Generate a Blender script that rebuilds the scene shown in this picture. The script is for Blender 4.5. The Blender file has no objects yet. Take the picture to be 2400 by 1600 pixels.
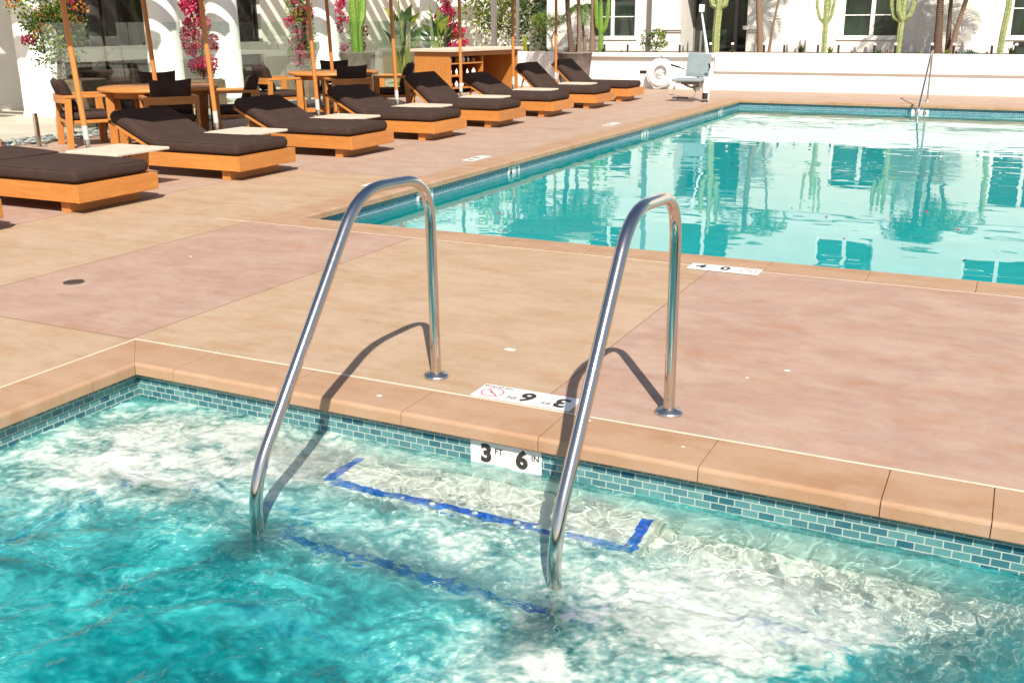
import bpy, math, random
import numpy as np
from mathutils import Matrix, Vector

sc = bpy.context.scene
C = sc.collection
R = math.radians
random.seed(7)

# ------------------------------------------------------------------ camera
YA, PI_, RO = R(26.36), R(17.66), R(-0.445)
fwd = Vector((-math.sin(YA) * math.cos(PI_), math.cos(YA) * math.cos(PI_), -math.sin(PI_)))
r0 = Vector((math.cos(YA), math.sin(YA), 0)); u0 = r0.cross(fwd)
rr = math.cos(RO) * r0 + math.sin(RO) * u0
uu = math.cos(RO) * u0 - math.sin(RO) * r0
cam = bpy.data.cameras.new('camera'); co = bpy.data.objects.new('camera', cam); C.objects.link(co)
sc.camera = co
cam.lens = 35.3; cam.sensor_width = 36; cam.clip_start = 0.05; cam.clip_end = 400
co.matrix_world = Matrix.Translation((0, 0, 1.5)) @ Matrix((rr, uu, -fwd)).transposed().to_4x4()

# ------------------------------------------------------------------ light
SUN = Vector((0.58, -0.87, 1.0)).normalized()
w = bpy.data.worlds.new('World'); sc.world = w; w.use_nodes = True
nt = w.node_tree
s = nt.nodes.new('ShaderNodeTexSky'); s.sky_type = 'NISHITA'; s.sun_disc = False
s.sun_elevation = math.asin(SUN.z); s.sun_rotation = math.atan2(SUN.x, SUN.y)
s.air_density = 1.0; s.dust_density = 1.5
nt.links.new(s.outputs[0], nt.nodes['Background'].inputs[0])
nt.nodes['Background'].inputs[1].default_value = 0.085
L = bpy.data.lights.new('sun', 'SUN'); lo = bpy.data.objects.new('sun', L); C.objects.link(lo)
L.energy = 4.9; L.angle = R(0.5); L.color = (1.0, 0.94, 0.84)
lo.rotation_euler = SUN.to_track_quat('Z', 'Y').to_euler(); lo.location = (3, -5, 12)
L.cycles.is_caustics_light = True
sc.view_settings.view_transform = 'Standard'; sc.view_settings.look = 'None'
sc.view_settings.gamma = 1.0; sc.view_settings.exposure = 0.5
sc.cycles.caustics_refractive = True; sc.cycles.caustics_reflective = False
sc.cycles.sample_clamp_indirect = 6.0; sc.cycles.blur_glossy = 0.5
sc.cycles.max_bounces = 12; sc.cycles.transparent_max_bounces = 16; sc.cycles.transmission_bounces = 8

# ------------------------------------------------------------------ materials
def hexc(r, g, b):
    f = lambda v: ((v / 255 + 0.055) / 1.055) ** 2.4 if v > 10 else v / 255 / 12.92
    return (f(r), f(g), f(b))

class NT:
    def __init__(s, name):
        s.m = bpy.data.materials.new(name); s.m.use_nodes = True
        s.t = s.m.node_tree; s.b = s.t.nodes['Principled BSDF']; s.o = s.t.nodes['Material Output']
    def n(s, k, **p):
        x = s.t.nodes.new(k)
        for a, v in p.items(): setattr(x, a, v)
        return x
    def l(s, a, b): s.t.links.new(a, b)
    def coord(s, scale=(1, 1, 1), kind='Object', rot=(0, 0, 0)):
        c = s.n('ShaderNodeTexCoord'); m = s.n('ShaderNodeMapping')
        m.inputs['Scale'].default_value = scale; m.inputs['Rotation'].default_value = rot
        s.l(c.outputs[kind], m.inputs['Vector']); return m.outputs['Vector']
    def noise(s, vec, scale, detail=4, rough=0.55, dist=0.0):
        x = s.n('ShaderNodeTexNoise'); x.inputs['Scale'].default_value = scale
        x.inputs['Detail'].default_value = detail; x.inputs['Roughness'].default_value = rough
        x.inputs['Distortion'].default_value = dist
        if vec is not None: s.l(vec, x.inputs['Vector'])
        return x.outputs['Fac']
    def ramp(s, fac, stops):
        x = s.n('ShaderNodeValToRGB'); e = x.color_ramp.elements
        while len(e) < len(stops): e.new(0.5)
        for i, (p, c) in enumerate(stops):
            e[i].position = p; e[i].color = (*c, 1) if len(c) == 3 else c
        s.l(fac, x.inputs['Fac']); return x.outputs['Color']
    def mix(s, fac, a, b, mode='MIX'):
        x = s.n('ShaderNodeMix', data_type='RGBA', blend_type=mode)
        for i, v in ((0, fac), (6, a), (7, b)):
            if isinstance(v, (int, float)): x.inputs[i].default_value = v
            elif isinstance(v, tuple): x.inputs[i].default_value = (*v, 1)
            else: s.l(v, x.inputs[i])
        return x.outputs[2]
    def mrange(s, fac, a, b, c, d):
        x = s.n('ShaderNodeMapRange')
        for i, v in enumerate((a, b, c, d)): x.inputs[i + 1].default_value = v
        s.l(fac, x.inputs[0]); return x.outputs[0]
    def bump(s, h, strength, dist=0.01):
        x = s.n('ShaderNodeBump'); x.inputs['Strength'].default_value = strength
        x.inputs['Distance'].default_value = dist; s.l(h, x.inputs['Height'])
        s.l(x.outputs['Normal'], s.b.inputs['Normal'])
    def set(s, **k):
        for a, v in k.items():
            key = a.replace('_', ' ')
            if hasattr(v, 'is_linked'): s.l(v, s.b.inputs[key])
            else: s.b.inputs[key].default_value = (*v, 1) if isinstance(v, tuple) else v
        return s

def plain(name, c, rough=0.6, metal=0.0, spec=0.5, var=0.12, vs=6.0, bump=0.0):
    t = NT(name)
    f = t.noise(t.coord(), vs, 5)
    lo_ = tuple(x * (1 - var) for x in c); hi = tuple(min(1, x * (1 + var)) for x in c)
    t.set(Base_Color=t.ramp(f, [(0.3, lo_), (0.7, hi)]), Roughness=rough, Metallic=metal)
    t.b.inputs['Specular IOR Level'].default_value = spec
    if bump: t.bump(t.noise(t.coord(), 60, 4), bump, 0.004)
    return t.m

def wood(name, c1, c2, scale=(1.2, 14, 14), rough=0.45):
    t = NT(name)
    v = t.coord(scale)
    n1 = t.noise(v, 3.0, 6, 0.6, 1.2)
    n2 = t.noise(t.coord((0.6, 0.6, 0.6)), 2.0, 3)
    col = t.ramp(n1, [(0.25, c1), (0.5, tuple((a + b) / 2 for a, b in zip(c1, c2))), (0.75, c2)])
    oi = t.n('ShaderNodeObjectInfo')
    col = t.mix(t.mrange(n2, 0.3, 0.7, 0.0, 0.25), col, tuple(a * 0.75 for a in c1))
    hs = t.n('ShaderNodeHueSaturation'); t.l(col, hs.inputs['Color']); t.l(t.mrange(oi.outputs['Random'], 0, 1, 0.88, 1.12), hs.inputs['Value'])
    t.set(Base_Color=hs.outputs['Color'], Roughness=rough)
    t.bump(n1, 0.15, 0.002)
    return t.m

M = {}
M['teak'] = wood('teak', (0.42, 0.145, 0.028), (0.62, 0.26, 0.065))
M['teak_y'] = wood('teak_along_y', (0.42, 0.145, 0.028), (0.62, 0.26, 0.065), (14, 1.2, 14))
M['teak_z'] = wood('teak_upright', (0.42, 0.145, 0.028), (0.62, 0.26, 0.065), (14, 14, 1.2))
M['pole'] = wood('pole_wood', (0.46, 0.16, 0.035), (0.62, 0.25, 0.06), (14, 14, 1.0), 0.35)

def fabric(name, c):
    t = NT(name)
    n1 = t.noise(t.coord(), 9, 5, 0.6)
    wv = t.noise(t.coord((1, 1, 1)), 260, 2)
    col = t.ramp(n1, [(0.3, tuple(x * 0.82 for x in c)), (0.7, tuple(x * 1.2 for x in c))])
    col = t.mix(t.mrange(wv, 0.35, 0.65, 0, 0.35), col, tuple(x * 1.7 for x in c))
    t.set(Base_Color=col, Roughness=0.9); t.b.inputs['Sheen Weight'].default_value = 0.0
    t.b.inputs['Specular IOR Level'].default_value = 0.15
    h = t.mix(0.8, n1, wv)
    t.bump(h, 0.35, 0.006)
    return t.m
M['fabric'] = fabric('brown_fabric', (0.047, 0.029, 0.0235))
M['canvas'] = plain('umbrella_canvas', (0.5, 0.42, 0.33), 0.9)
M['stone_top'] = plain('pale_stone', (0.62, 0.53, 0.42), 0.6, var=0.1, vs=14)
M['white'] = plain('white_stucco', (0.86, 0.84, 0.80), 0.85, var=0.03, vs=2.5, bump=0.3)
M['white2'] = plain('cream_stucco', (0.81, 0.77, 0.70), 0.85, var=0.05, vs=1.5, bump=0.3)
M['white_trim'] = plain('white_paint', (0.82, 0.80, 0.76), 0.5, var=0.02)
M['plastic_white'] = plain('white_plastic', (0.85, 0.85, 0.83), 0.35, var=0.03)
M['sleeve'] = plain('pale_grey_sleeve', (0.50, 0.49, 0.47), 0.5, var=0.08)
M['black'] = plain('black_plastic', (0.02, 0.018, 0.017), 0.4)
M['bronze'] = plain('dark_bronze', (0.045, 0.035, 0.03), 0.45, 0.5)
M['grey_post'] = plain('grey_painted_steel', (0.20, 0.17, 0.155), 0.5)
M['lift_pad'] = plain('grey_plastic_pad', (0.25, 0.30, 0.31), 0.5, var=0.05)
M['rope'] = plain('white_rope', (0.75, 0.76, 0.8), 0.8)
M['red'] = plain('red_print', (0.6, 0.03, 0.03), 0.5)
M['ink'] = plain('worn_black_print', (0.035, 0.028, 0.022), 0.5, var=0.5, vs=70)
M['sign'] = plain('white_glazed_tile', (0.78, 0.76, 0.72), 0.3, var=0.06, vs=30)
M['grout_line'] = plain('pale_grout', (0.72, 0.60, 0.47), 0.8, var=0.12, vs=25)
M['dark_gap'] = plain('dark_joint', (0.25, 0.145, 0.085), 0.9)
M['soil'] = plain('brown_mulch', (0.16, 0.10, 0.07), 0.95, var=0.5, vs=20, bump=0.8)
M['terracotta'] = plain('grey_brown_planter', (0.20, 0.155, 0.13), 0.9, var=0.35, vs=5, bump=0.4)
M['planter_box'] = plain('brown_planter_box', (0.20, 0.14, 0.10), 0.9, var=0.2, vs=8)
M['drain'] = plain('drain_grate', (0.10, 0.07, 0.055), 0.7, 0.3)
M['chalk'] = plain('pale_chip', (0.8, 0.76, 0.68), 0.8)

def steel(name, rough):
    t = NT(name)
    n = t.noise(t.coord((30, 30, 2)), 4, 3)
    t.set(Base_Color=(0.62, 0.58, 0.54), Metallic=1.0, Roughness=t.mrange(n, 0.3, 0.7, rough * 0.7, rough * 1.4))
    return t.m
M['steel'] = steel('polished_steel', 0.10)
M['steel_r'] = steel('brushed_steel', 0.28)

def glass_win(name, c):
    t = NT(name)
    n = t.noise(t.coord((1.5, 1.5, 0.5)), 2.5, 4)
    t.set(Base_Color=t.ramp(n, [(0.35, tuple(x * 0.5 for x in c)), (0.65, c)]), Roughness=0.04)
    t.b.inputs['Specular IOR Level'].default_value = 0.7
    return t.m
M['pane'] = glass_win('dark_window_glass', (0.035, 0.055, 0.042))
M['pane_dark'] = glass_win('dark_storefront_glass', (0.030, 0.024, 0.022))

def fence_glass():
    t = NT('fence_glass')
    g = t.n('ShaderNodeBsdfGlossy'); g.inputs['Roughness'].default_value = 0.0
    tr = t.n('ShaderNodeBsdfTransparent'); tr.inputs['Color'].default_value = (0.90, 0.96, 0.92, 1)
    fr = t.n('ShaderNodeLayerWeight'); fr.inputs['Blend'].default_value = 0.5
    pw = t.n('ShaderNodeMath', operation='POWER'); pw.inputs[1].default_value = 4.0; t.l(fr.outputs['Facing'], pw.inputs[0])
    mx = t.n('ShaderNodeMixShader'); t.l(t.mrange(pw.outputs[0], 0, 1, 0.05, 0.8), mx.inputs[0]); t.l(tr.outputs[0], mx.inputs[1]); t.l(g.outputs[0], mx.inputs[2])
    t.l(mx.outputs[0], t.o.inputs['Surface']); return t.m
M['fence_glass'] = fence_glass()

def deck_mat():
    t = NT('stained_concrete')
    at = t.n('ShaderNodeAttribute', attribute_name='bay')
    st = t.coord((0.55, 2.2, 1))
    streak = t.noise(st, 3.2, 7, 0.62, 0.8)
    big = t.noise(t.coord((1, 1, 1)), 0.7, 3)
    fine = t.noise(t.coord((1, 1, 1)), 90, 3)
    mid = t.noise(t.coord((0.8, 1.6, 1)), 9, 5)
    tan = t.ramp(streak, [(0.28, (0.362, 0.212, 0.108)), (0.5, (0.431, 0.289, 0.173)), (0.72, (0.462, 0.323, 0.212))])
    pink = t.ramp(streak, [(0.28, (0.377, 0.196, 0.127)), (0.48, (0.385, 0.243, 0.181)), (0.72, (0.431, 0.300, 0.235))])
    grey = t.ramp(streak, [(0.28, (0.354, 0.216, 0.154)), (0.5, (0.400, 0.285, 0.223)), (0.72, (0.447, 0.339, 0.277))])
    sep = t.n('ShaderNodeSeparateColor'); t.l(at.outputs['Color'], sep.inputs[0])
    col = t.mix(sep.outputs[0], tan, pink)
    col = t.mix(sep.outputs[1], col, grey)
    rust = t.mrange(t.noise(t.coord((0.9, 2.0, 1)), 2.6, 7, 0.66, 0.6), 0.50, 0.70, 0, 0.55)
    col = t.mix(rust, col, (0.431, 0.208, 0.100))
    col = t.mix(t.mrange(big, 0.3, 0.7, 0.0, 0.22), col, (0.477, 0.385, 0.293))
    col = t.mix(t.mrange(fine, 0.3, 0.7, 0, 0.16), col, (0.293, 0.185, 0.131))
    col = t.mix(t.mrange(mid, 0.4, 0.7, 0, 0.34), col, (0.493, 0.385, 0.308))
    blot = t.mrange(t.noise(t.coord((1.0, 1.3, 1)), 2.1, 7, 0.68, 0.4), 0.44, 0.60, 0, 0.42)
    col = t.mix(blot, col, (0.52, 0.385, 0.295))
    grit = t.mrange(t.noise(t.coord(), 34, 4, 0.7), 0.45, 0.75, 0, 0.28)
    col = t.mix(grit, col, (0.33, 0.21, 0.145))
    spots = t.mrange(t.noise(t.coord(), 13, 2), 0.77, 0.80, 0, 0.6)
    col = t.mix(spots, col, (0.193, 0.108, 0.077))
    pk = t.n('ShaderNodeMath', operation='MULTIPLY'); pk.inputs[1].default_value = 1.0; t.l(sep.outputs[0], pk.inputs[0])
    col = t.mix(pk.outputs[0], t.mix(1.0, col, (0.985, 0.985, 0.955), 'MULTIPLY'), t.mix(1.0, col, (0.97, 0.935, 0.94), 'MULTIPLY'))
    t.set(Base_Color=col, Roughness=0.72)
    t.b.inputs['Specular IOR Level'].default_value = 0.25
    t.bump(fine, 0.25, 0.002)
    return t.m
M['deck'] = deck_mat()

def coping_mat():
    t = NT('cast_coping_stone')
    n = t.noise(t.coord((0.6, 2, 1)), 3.0, 6, 0.6)
    f = t.noise(t.coord(), 120, 3)
    geo = t.n('ShaderNodeObjectInfo')
    col = t.ramp(n, [(0.3, (0.367, 0.201, 0.107)), (0.5, (0.416, 0.256, 0.153)), (0.72, (0.457, 0.299, 0.195))])
    col = t.mix(t.mrange(f, 0.3, 0.7, 0, 0.2), col, (0.277, 0.154, 0.093))
    blot = t.mrange(t.noise(t.coord((1, 1.4, 1)), 4.5, 7, 0.68, 0.5), 0.45, 0.62, 0, 0.4)
    col = t.mix(blot, col, (0.460, 0.312, 0.216))
    pit = t.mrange(t.noise(t.coord(), 22, 5, 0.75), 0.58, 0.72, 0, 0.35)
    col = t.mix(pit, col, (0.260, 0.148, 0.092))
    t.set(Base_Color=col, Roughness=0.7); t.b.inputs['Specular IOR Level'].default_value = 0.3
    t.bump(f, 0.3, 0.002); return t.m
M['coping'] = coping_mat()

def tile_mat(name, wd, ht, offset, cols, grout, gs):
    t = NT(name)
    uv = t.n('ShaderNodeUVMap')
    b = t.n('ShaderNodeTexBrick', offset=offset)
    b.inputs['Scale'].default_value = 1.0
    b.inputs['Brick Width'].default_value = wd; b.inputs['Row Height'].default_value = ht
    b.inputs['Mortar Size'].default_value = gs; b.inputs['Mortar Smooth'].default_value = 0.1
    b.inputs['Bias'].default_value = 0.0
    b.inputs['Color1'].default_value = (*cols[0], 1); b.inputs['Color2'].default_value = (*cols[1], 1)
    b.inputs['Mortar'].default_value = (*grout, 1)
    t.l(uv.outputs[0], b.inputs['Vector'])
    n = t.noise(t.coord(), 14, 3)
    col = t.mix(t.mrange(n, 0.35, 0.65, 0, 0.5), b.outputs['Color'], cols[2])
    col = t.mix(b.outputs['Fac'], col, grout)
    t.set(Base_Color=col, Roughness=t.mrange(b.outputs['Fac'], 0, 1, 0.12, 0.8))
    t.bump(t.mrange(b.outputs['Fac'], 0, 1, 1, 0), 0.5, 0.002)
    return t.m
M['tile_spa'] = tile_mat('glazed_subway_tile', 0.057, 0.028, 0.5, [(0.012, 0.085, 0.125), (0.13, 0.30, 0.29), (0.055, 0.18, 0.20)], (0.40, 0.45, 0.40), 0.0022)
M['tile_pool'] = tile_mat('glazed_mosaic_tile', 0.030, 0.030, 0.0, [(0.006, 0.07, 0.14), (0.06, 0.26, 0.33), (0.03, 0.16, 0.22)], (0.42, 0.52, 0.52), 0.0024)
M['tile_blue'] = tile_mat('cobalt_tile', 0.026, 0.026, 0.0, [(0.001, 0.07, 0.60), (0.002, 0.13, 0.80), (0.001, 0.10, 0.70)], (0.02, 0.2, 0.75), 0.0016)

def plaster(name, c):
    t = NT(name)
    n = t.noise(t.coord(), 5, 6)
    t.set(Base_Color=t.ramp(n, [(0.3, tuple(x * 0.93 for x in c)), (0.7, c)]), Roughness=0.8)
    return t.m
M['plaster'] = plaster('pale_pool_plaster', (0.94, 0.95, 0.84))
M['plaster_step'] = plaster('depth_tint_plaster_pale', (0.70, 0.95, 0.88))  # faint tint of shallow water put into the plaster colour
M['plaster_mint'] = plaster('depth_tint_plaster_mint', (0.42, 0.72, 0.66))  # mint of mid-depth water put into the plaster colour
M['plaster_deep'] = plaster('depth_tint_plaster_teal', (0.008, 0.62, 0.60))  # light lost in deep water put into the plaster colour as teal
M['pool_floor'] = plaster('depth_tint_plaster_pool', (0.002, 0.74, 0.76))  # teal of the water's depth painted into otherwise whitish plaster

def leafm(name, c1, c2, rough=0.55, trans=True):
    t = NT(name)
    g = t.n('ShaderNodeNewGeometry')
    col = t.ramp(g.outputs['Random Per Island'], [(0.0, c1), (1.0, c2)])
    t.set(Base_Color=col, Roughness=rough)
    if trans:
        tl = t.n('ShaderNodeBsdfTranslucent'); t.l(col, tl.inputs['Color'])
        mx = t.n('ShaderNodeMixShader'); mx.inputs[0].default_value = 0.3
        t.l(t.b.outputs[0], mx.inputs[1]); t.l(tl.outputs[0], mx.inputs[2]); t.l(mx.outputs[0], t.o.inputs['Surface'])
    return t.m
M['leaf_dark'] = leafm('dark_leaf', (0.02, 0.05, 0.012), (0.07, 0.13, 0.03))
M['leaf_mid'] = leafm('green_leaf', (0.04, 0.10, 0.015), (0.14, 0.22, 0.04))
M['leaf_yel'] = leafm('yellow_green_leaf', (0.12, 0.18, 0.02), (0.38, 0.42, 0.05))
M['leaf_blue'] = leafm('blue_green_leaf', (0.05, 0.13, 0.09), (0.16, 0.27, 0.18))
M['leaf_dry'] = leafm('dry_frond', (0.20, 0.13, 0.06), (0.34, 0.25, 0.13))
M['flower'] = leafm('magenta_bract', (0.42, 0.012, 0.07), (0.78, 0.04, 0.16))
M['flower_dk'] = leafm('deep_red_bract', (0.20, 0.008, 0.03), (0.50, 0.02, 0.09))
M['flower_or'] = leafm('orange_bract', (0.35, 0.09, 0.01), (0.55, 0.25, 0.03))
M['petal_red'] = plain('red_petal', (0.35, 0.03, 0.06), 0.6)
M['leaf_float'] = plain('floating_green_leaf', (0.08, 0.14, 0.02), 0.6)

def trunkm(name, c1, c2, ring):
    t = NT(name)
    wv = t.n('ShaderNodeTexWave', bands_direction='Z'); wv.inputs['Scale'].default_value = ring; wv.inputs['Distortion'].default_value = 1.5
    t.l(t.coord(), wv.inputs['Vector'])
    n = t.noise(t.coord((8, 8, 2)), 4, 5)
    col = t.mix(n, t.ramp(wv.outputs['Fac'], [(0.2, c1), (0.7, c2)]), c2)
    t.set(Base_Color=col, Roughness=0.9); t.bump(wv.outputs['Fac'], 0.6, 0.01); return t.m
M['palm_trunk'] = trunkm('ringed_palm_trunk', (0.10, 0.055, 0.035), (0.26, 0.17, 0.11), 9)
M['palm_trunk_dk'] = trunkm('dark_palm_trunk', (0.05, 0.03, 0.02), (0.14, 0.085, 0.055), 7)
M['trunk'] = trunkm('brown_bark', (0.10, 0.06, 0.04), (0.20, 0.13, 0.09), 4)
def cactusm(name, c1, c2):
    t = NT(name)
    n = t.noise(t.coord((3, 3, 6)), 5, 5)
    t.set(Base_Color=t.ramp(n, [(0.3, c1), (0.7, c2)]), Roughness=0.6); t.bump(n, 0.4, 0.01); return t.m
M['cactus'] = cactusm('green_cactus', (0.09, 0.19, 0.015), (0.20, 0.33, 0.04))
M['cactus_p'] = cactusm('pale_cactus', (0.17, 0.22, 0.07), (0.40, 0.42, 0.18))
M['spine'] = plain('cactus_areole', (0.22, 0.15, 0.07), 0.9)
M['pebble'] = leafm('river_pebble', (0.06, 0.08, 0.08), (0.42, 0.45, 0.42), 0.5, False)
M['patio'] = plain('pale_patio_stone', (0.50, 0.45, 0.36), 0.8, var=0.12, vs=1.5)
M['ground'] = plain('far_ground', (0.35, 0.27, 0.19), 0.9, var=0.2, vs=0.5)

# ------------------------------------------------------------------ mesh builder
class MB:
    def __init__(s): s.v = []; s.f = []; s.mi = []; s.cur = 0; s.sm = []; s.smooth = False
    def add(s, vs, fs):
        o = len(s.v); s.v += [tuple(p) for p in vs]
        for f in fs: s.f.append(tuple(o + i for i in f)); s.mi.append(s.cur); s.sm.append(s.smooth)
    def box(s, a, b, mtx=None):
        x0, y0, z0 = (min(p, q) for p, q in zip(a, b)); x1, y1, z1 = (max(p, q) for p, q in zip(a, b))
        v = [Vector(p) for p in ((x0, y0, z0), (x1, y0, z0), (x1, y1, z0), (x0, y1, z0), (x0, y0, z1), (x1, y0, z1), (x1, y1, z1), (x0, y1, z1))]
        if mtx: v = [mtx @ p for p in v]
        s.add(v, [(0, 3, 2, 1), (4, 5, 6, 7), (0, 1, 5, 4), (1, 2, 6, 5), (2, 3, 7, 6), (3, 0, 4, 7)]); return s
    def prism(s, poly, z0, z1, mtx=None):
        n = len(poly); v = [Vector((x, y, z0)) for x, y in poly] + [Vector((x, y, z1)) for x, y in poly]
        if mtx: v = [mtx @ p for p in v]
        s.add(v, [tuple(range(n))[::-1], tuple(range(n, 2 * n))] + [(i, (i + 1) % n, n + (i + 1) % n, n + i) for i in range(n)]); return s
    def bar(s, p0, p1, wx, wz, up=(0, 0, 1)):
        p0, p1 = Vector(p0), Vector(p1); d = (p1 - p0); l = d.length; d.normalize()
        x = d.cross(Vector(up)).normalized(); z = x.cross(d)
        m = Matrix((x, d, z)).transposed().to_4x4(); m.translation = p0
        return s.box((-wx / 2, 0, -wz / 2), (wx / 2, l, wz / 2), m)
    def tube(s, pts, r, seg=12, cap=True):
        pts = [Vector(p) for p in pts]; n = len(pts); rs = r if isinstance(r, (list, tuple)) else [r] * n
        rings = []; prev = None
        for i, p in enumerate(pts):
            d = (pts[min(i + 1, n - 1)] - pts[max(i - 1, 0)]).normalized()
            if prev is None:
                a = Vector((0, 0, 1)) if abs(d.z) < 0.9 else Vector((1, 0, 0)); x = d.cross(a).normalized()
            else: x = (prev - d * prev.dot(d)).normalized()
            prev = x; y = d.cross(x)
            rings.append([p + (x * math.cos(t) + y * math.sin(t)) * rs[i] for t in [2 * math.pi * k / seg for k in range(seg)]])
        v = [q for g in rings for q in g]; f = []
        for i in range(n - 1):
            for k in range(seg): f.append((i * seg + k, i * seg + (k + 1) % seg, (i + 1) * seg + (k + 1) % seg, (i + 1) * seg + k))
        old = s.smooth; s.smooth = True; s.add(v, f)
        s.smooth = False
        if cap: s.add(rings[0], [tuple(range(seg))[::-1]]); s.add(rings[-1], [tuple(range(seg))])
        s.smooth = old; return s
    def lathe(s, prof, c=(0, 0, 0), seg=32, mtx=None):
        v = []; f = []; n = len(prof)
        for i in range(seg):
            a = 2 * math.pi * i / seg
            for r, z in prof:
                p = Vector((r * math.cos(a), r * math.sin(a), z))
                if mtx: p = mtx @ p
                v.append(p + Vector(c))
        for i in range(seg):
            j = (i + 1) % seg
            for k in range(n - 1): f.append((i * n + k, j * n + k, j * n + k + 1, i * n + k + 1))
        old = s.smooth; s.smooth = True; s.add(v, f); s.smooth = old; return s
    def build(s, name, mats, parent=None, bevel=0, seg=2, loc=None, autosmooth=False, sub=0):
        me = bpy.data.meshes.new(name); me.from_pydata(s.v, [], s.f)
        for m in (mats if isinstance(mats, (list, tuple)) else [mats]): me.materials.append(M[m] if isinstance(m, str) else m)
        me.polygons.foreach_set('material_index', s.mi); me.polygons.foreach_set('use_smooth', s.sm)
        me.update()
        o = bpy.data.objects.new(name, me); C.objects.link(o)
        if parent: o.parent = parent
        if loc: o.location = loc
        if bevel:
            b = o.modifiers.new('bevel', 'BEVEL'); b.width = bevel; b.segments = seg; b.limit_method = 'ANGLE'; b.angle_limit = R(40)
        if sub:
            b = o.modifiers.new('sub', 'SUBSURF'); b.levels = b.render_levels = sub
            me.polygons.foreach_set('use_smooth', [True] * len(me.polygons))
        return o

def tag(o, label=None, cat=None, group=None, kind=None):
    if label: o['label'] = label
    if cat: o['category'] = cat
    if group: o['group'] = group
    if kind: o['kind'] = kind
    return o
def empty(name, loc, rz=0, label=None, cat=None, group=None):
    o = bpy.data.objects.new(name, None); C.objects.link(o); o.location = loc; o.rotation_euler = (0, 0, rz)
    o.empty_display_size = 0.1
    return tag(o, label, cat, group)
def copy_tree(o, parent=None):
    c = o.copy(); C.objects.link(c); c.parent = parent
    for ch in list(o.children):
        if ch is not c: copy_tree(ch, c)
    return c
def struct(o, label=None): return tag(o, label=label, kind='structure')

def text_mesh(txt, size, name, mat, parent, mtx, bold=0.0, extrude=0.0006):
    cu = bpy.data.curves.new(name, 'FONT'); cu.body = txt; cu.size = size; cu.align_x = 'CENTER'; cu.align_y = 'CENTER'
    cu.extrude = extrude; cu.offset = bold; cu.resolution_u = 4
    t = bpy.data.objects.new('tmp', cu); C.objects.link(t)
    bpy.context.view_layer.update()
    me = bpy.data.meshes.new_from_object(t.evaluated_get(bpy.context.evaluated_depsgraph_get()))
    bpy.data.objects.remove(t); bpy.data.curves.remove(cu)
    me.name = name; me.materials.clear(); me.materials.append(M[mat])
    me.transform(mtx)
    o = bpy.data.objects.new(name, me); C.objects.link(o); o.parent = parent
    return o

# numpy gradient-free value noise for the water surfaces
_G = {}
def vnoise(x, y, seed):
    if seed not in _G: _G[seed] = np.random.default_rng(seed).random((256, 256)) * 2 - 1
    g = _G[seed]
    ca, sa = math.cos(seed * 1.7), math.sin(seed * 1.7)
    if seed < 100: x, y = x * ca - y * sa, x * sa + y * ca
    xi = np.floor(x).astype(int); yi = np.floor(y).astype(int); fx = x - xi; fy = y - yi
    fx = fx ** 3 * (fx * (fx * 6 - 15) + 10); fy = fy ** 3 * (fy * (fy * 6 - 15) + 10)
    a = g[xi % 256, yi % 256]; b = g[(xi + 1) % 256, yi % 256]; c = g[xi % 256, (yi + 1) % 256]; d = g[(xi + 1) % 256, (yi + 1) % 256]
    return (a * (1 - fx) + b * fx) * (1 - fy) + (c * (1 - fx) + d * fx) * fy
def fbm(x, y, seed, octv=4, gain=0.5):
    r = 0; a = 1.0
    for k in range(octv): r = r + a * vnoise(x * 2 ** k + 17 * k, y * 2 ** k - 9 * k, seed + k); a *= gain
    return r

# ------------------------------------------------------------------ setting: ground, deck, pools
SX0, SX1, SY0, SY1 = -3.53, 1.5, 0.35, 3.18          # spa opening (coping edge)
PA, PB, PC, PD = (-5.10, 6.47), (-4.93, 20.18), (7.5, 19.72), (7.5, 6.47)   # pool opening
def pxl(y): return PA[0] + (PB[0] - PA[0]) * (y - PA[1]) / (PB[1] - PA[1])
def pyf(x): return PB[1] + (PC[1] - PB[1]) * (x - PB[0]) / (PC[0] - PB[0])
CW = 0.31

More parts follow.
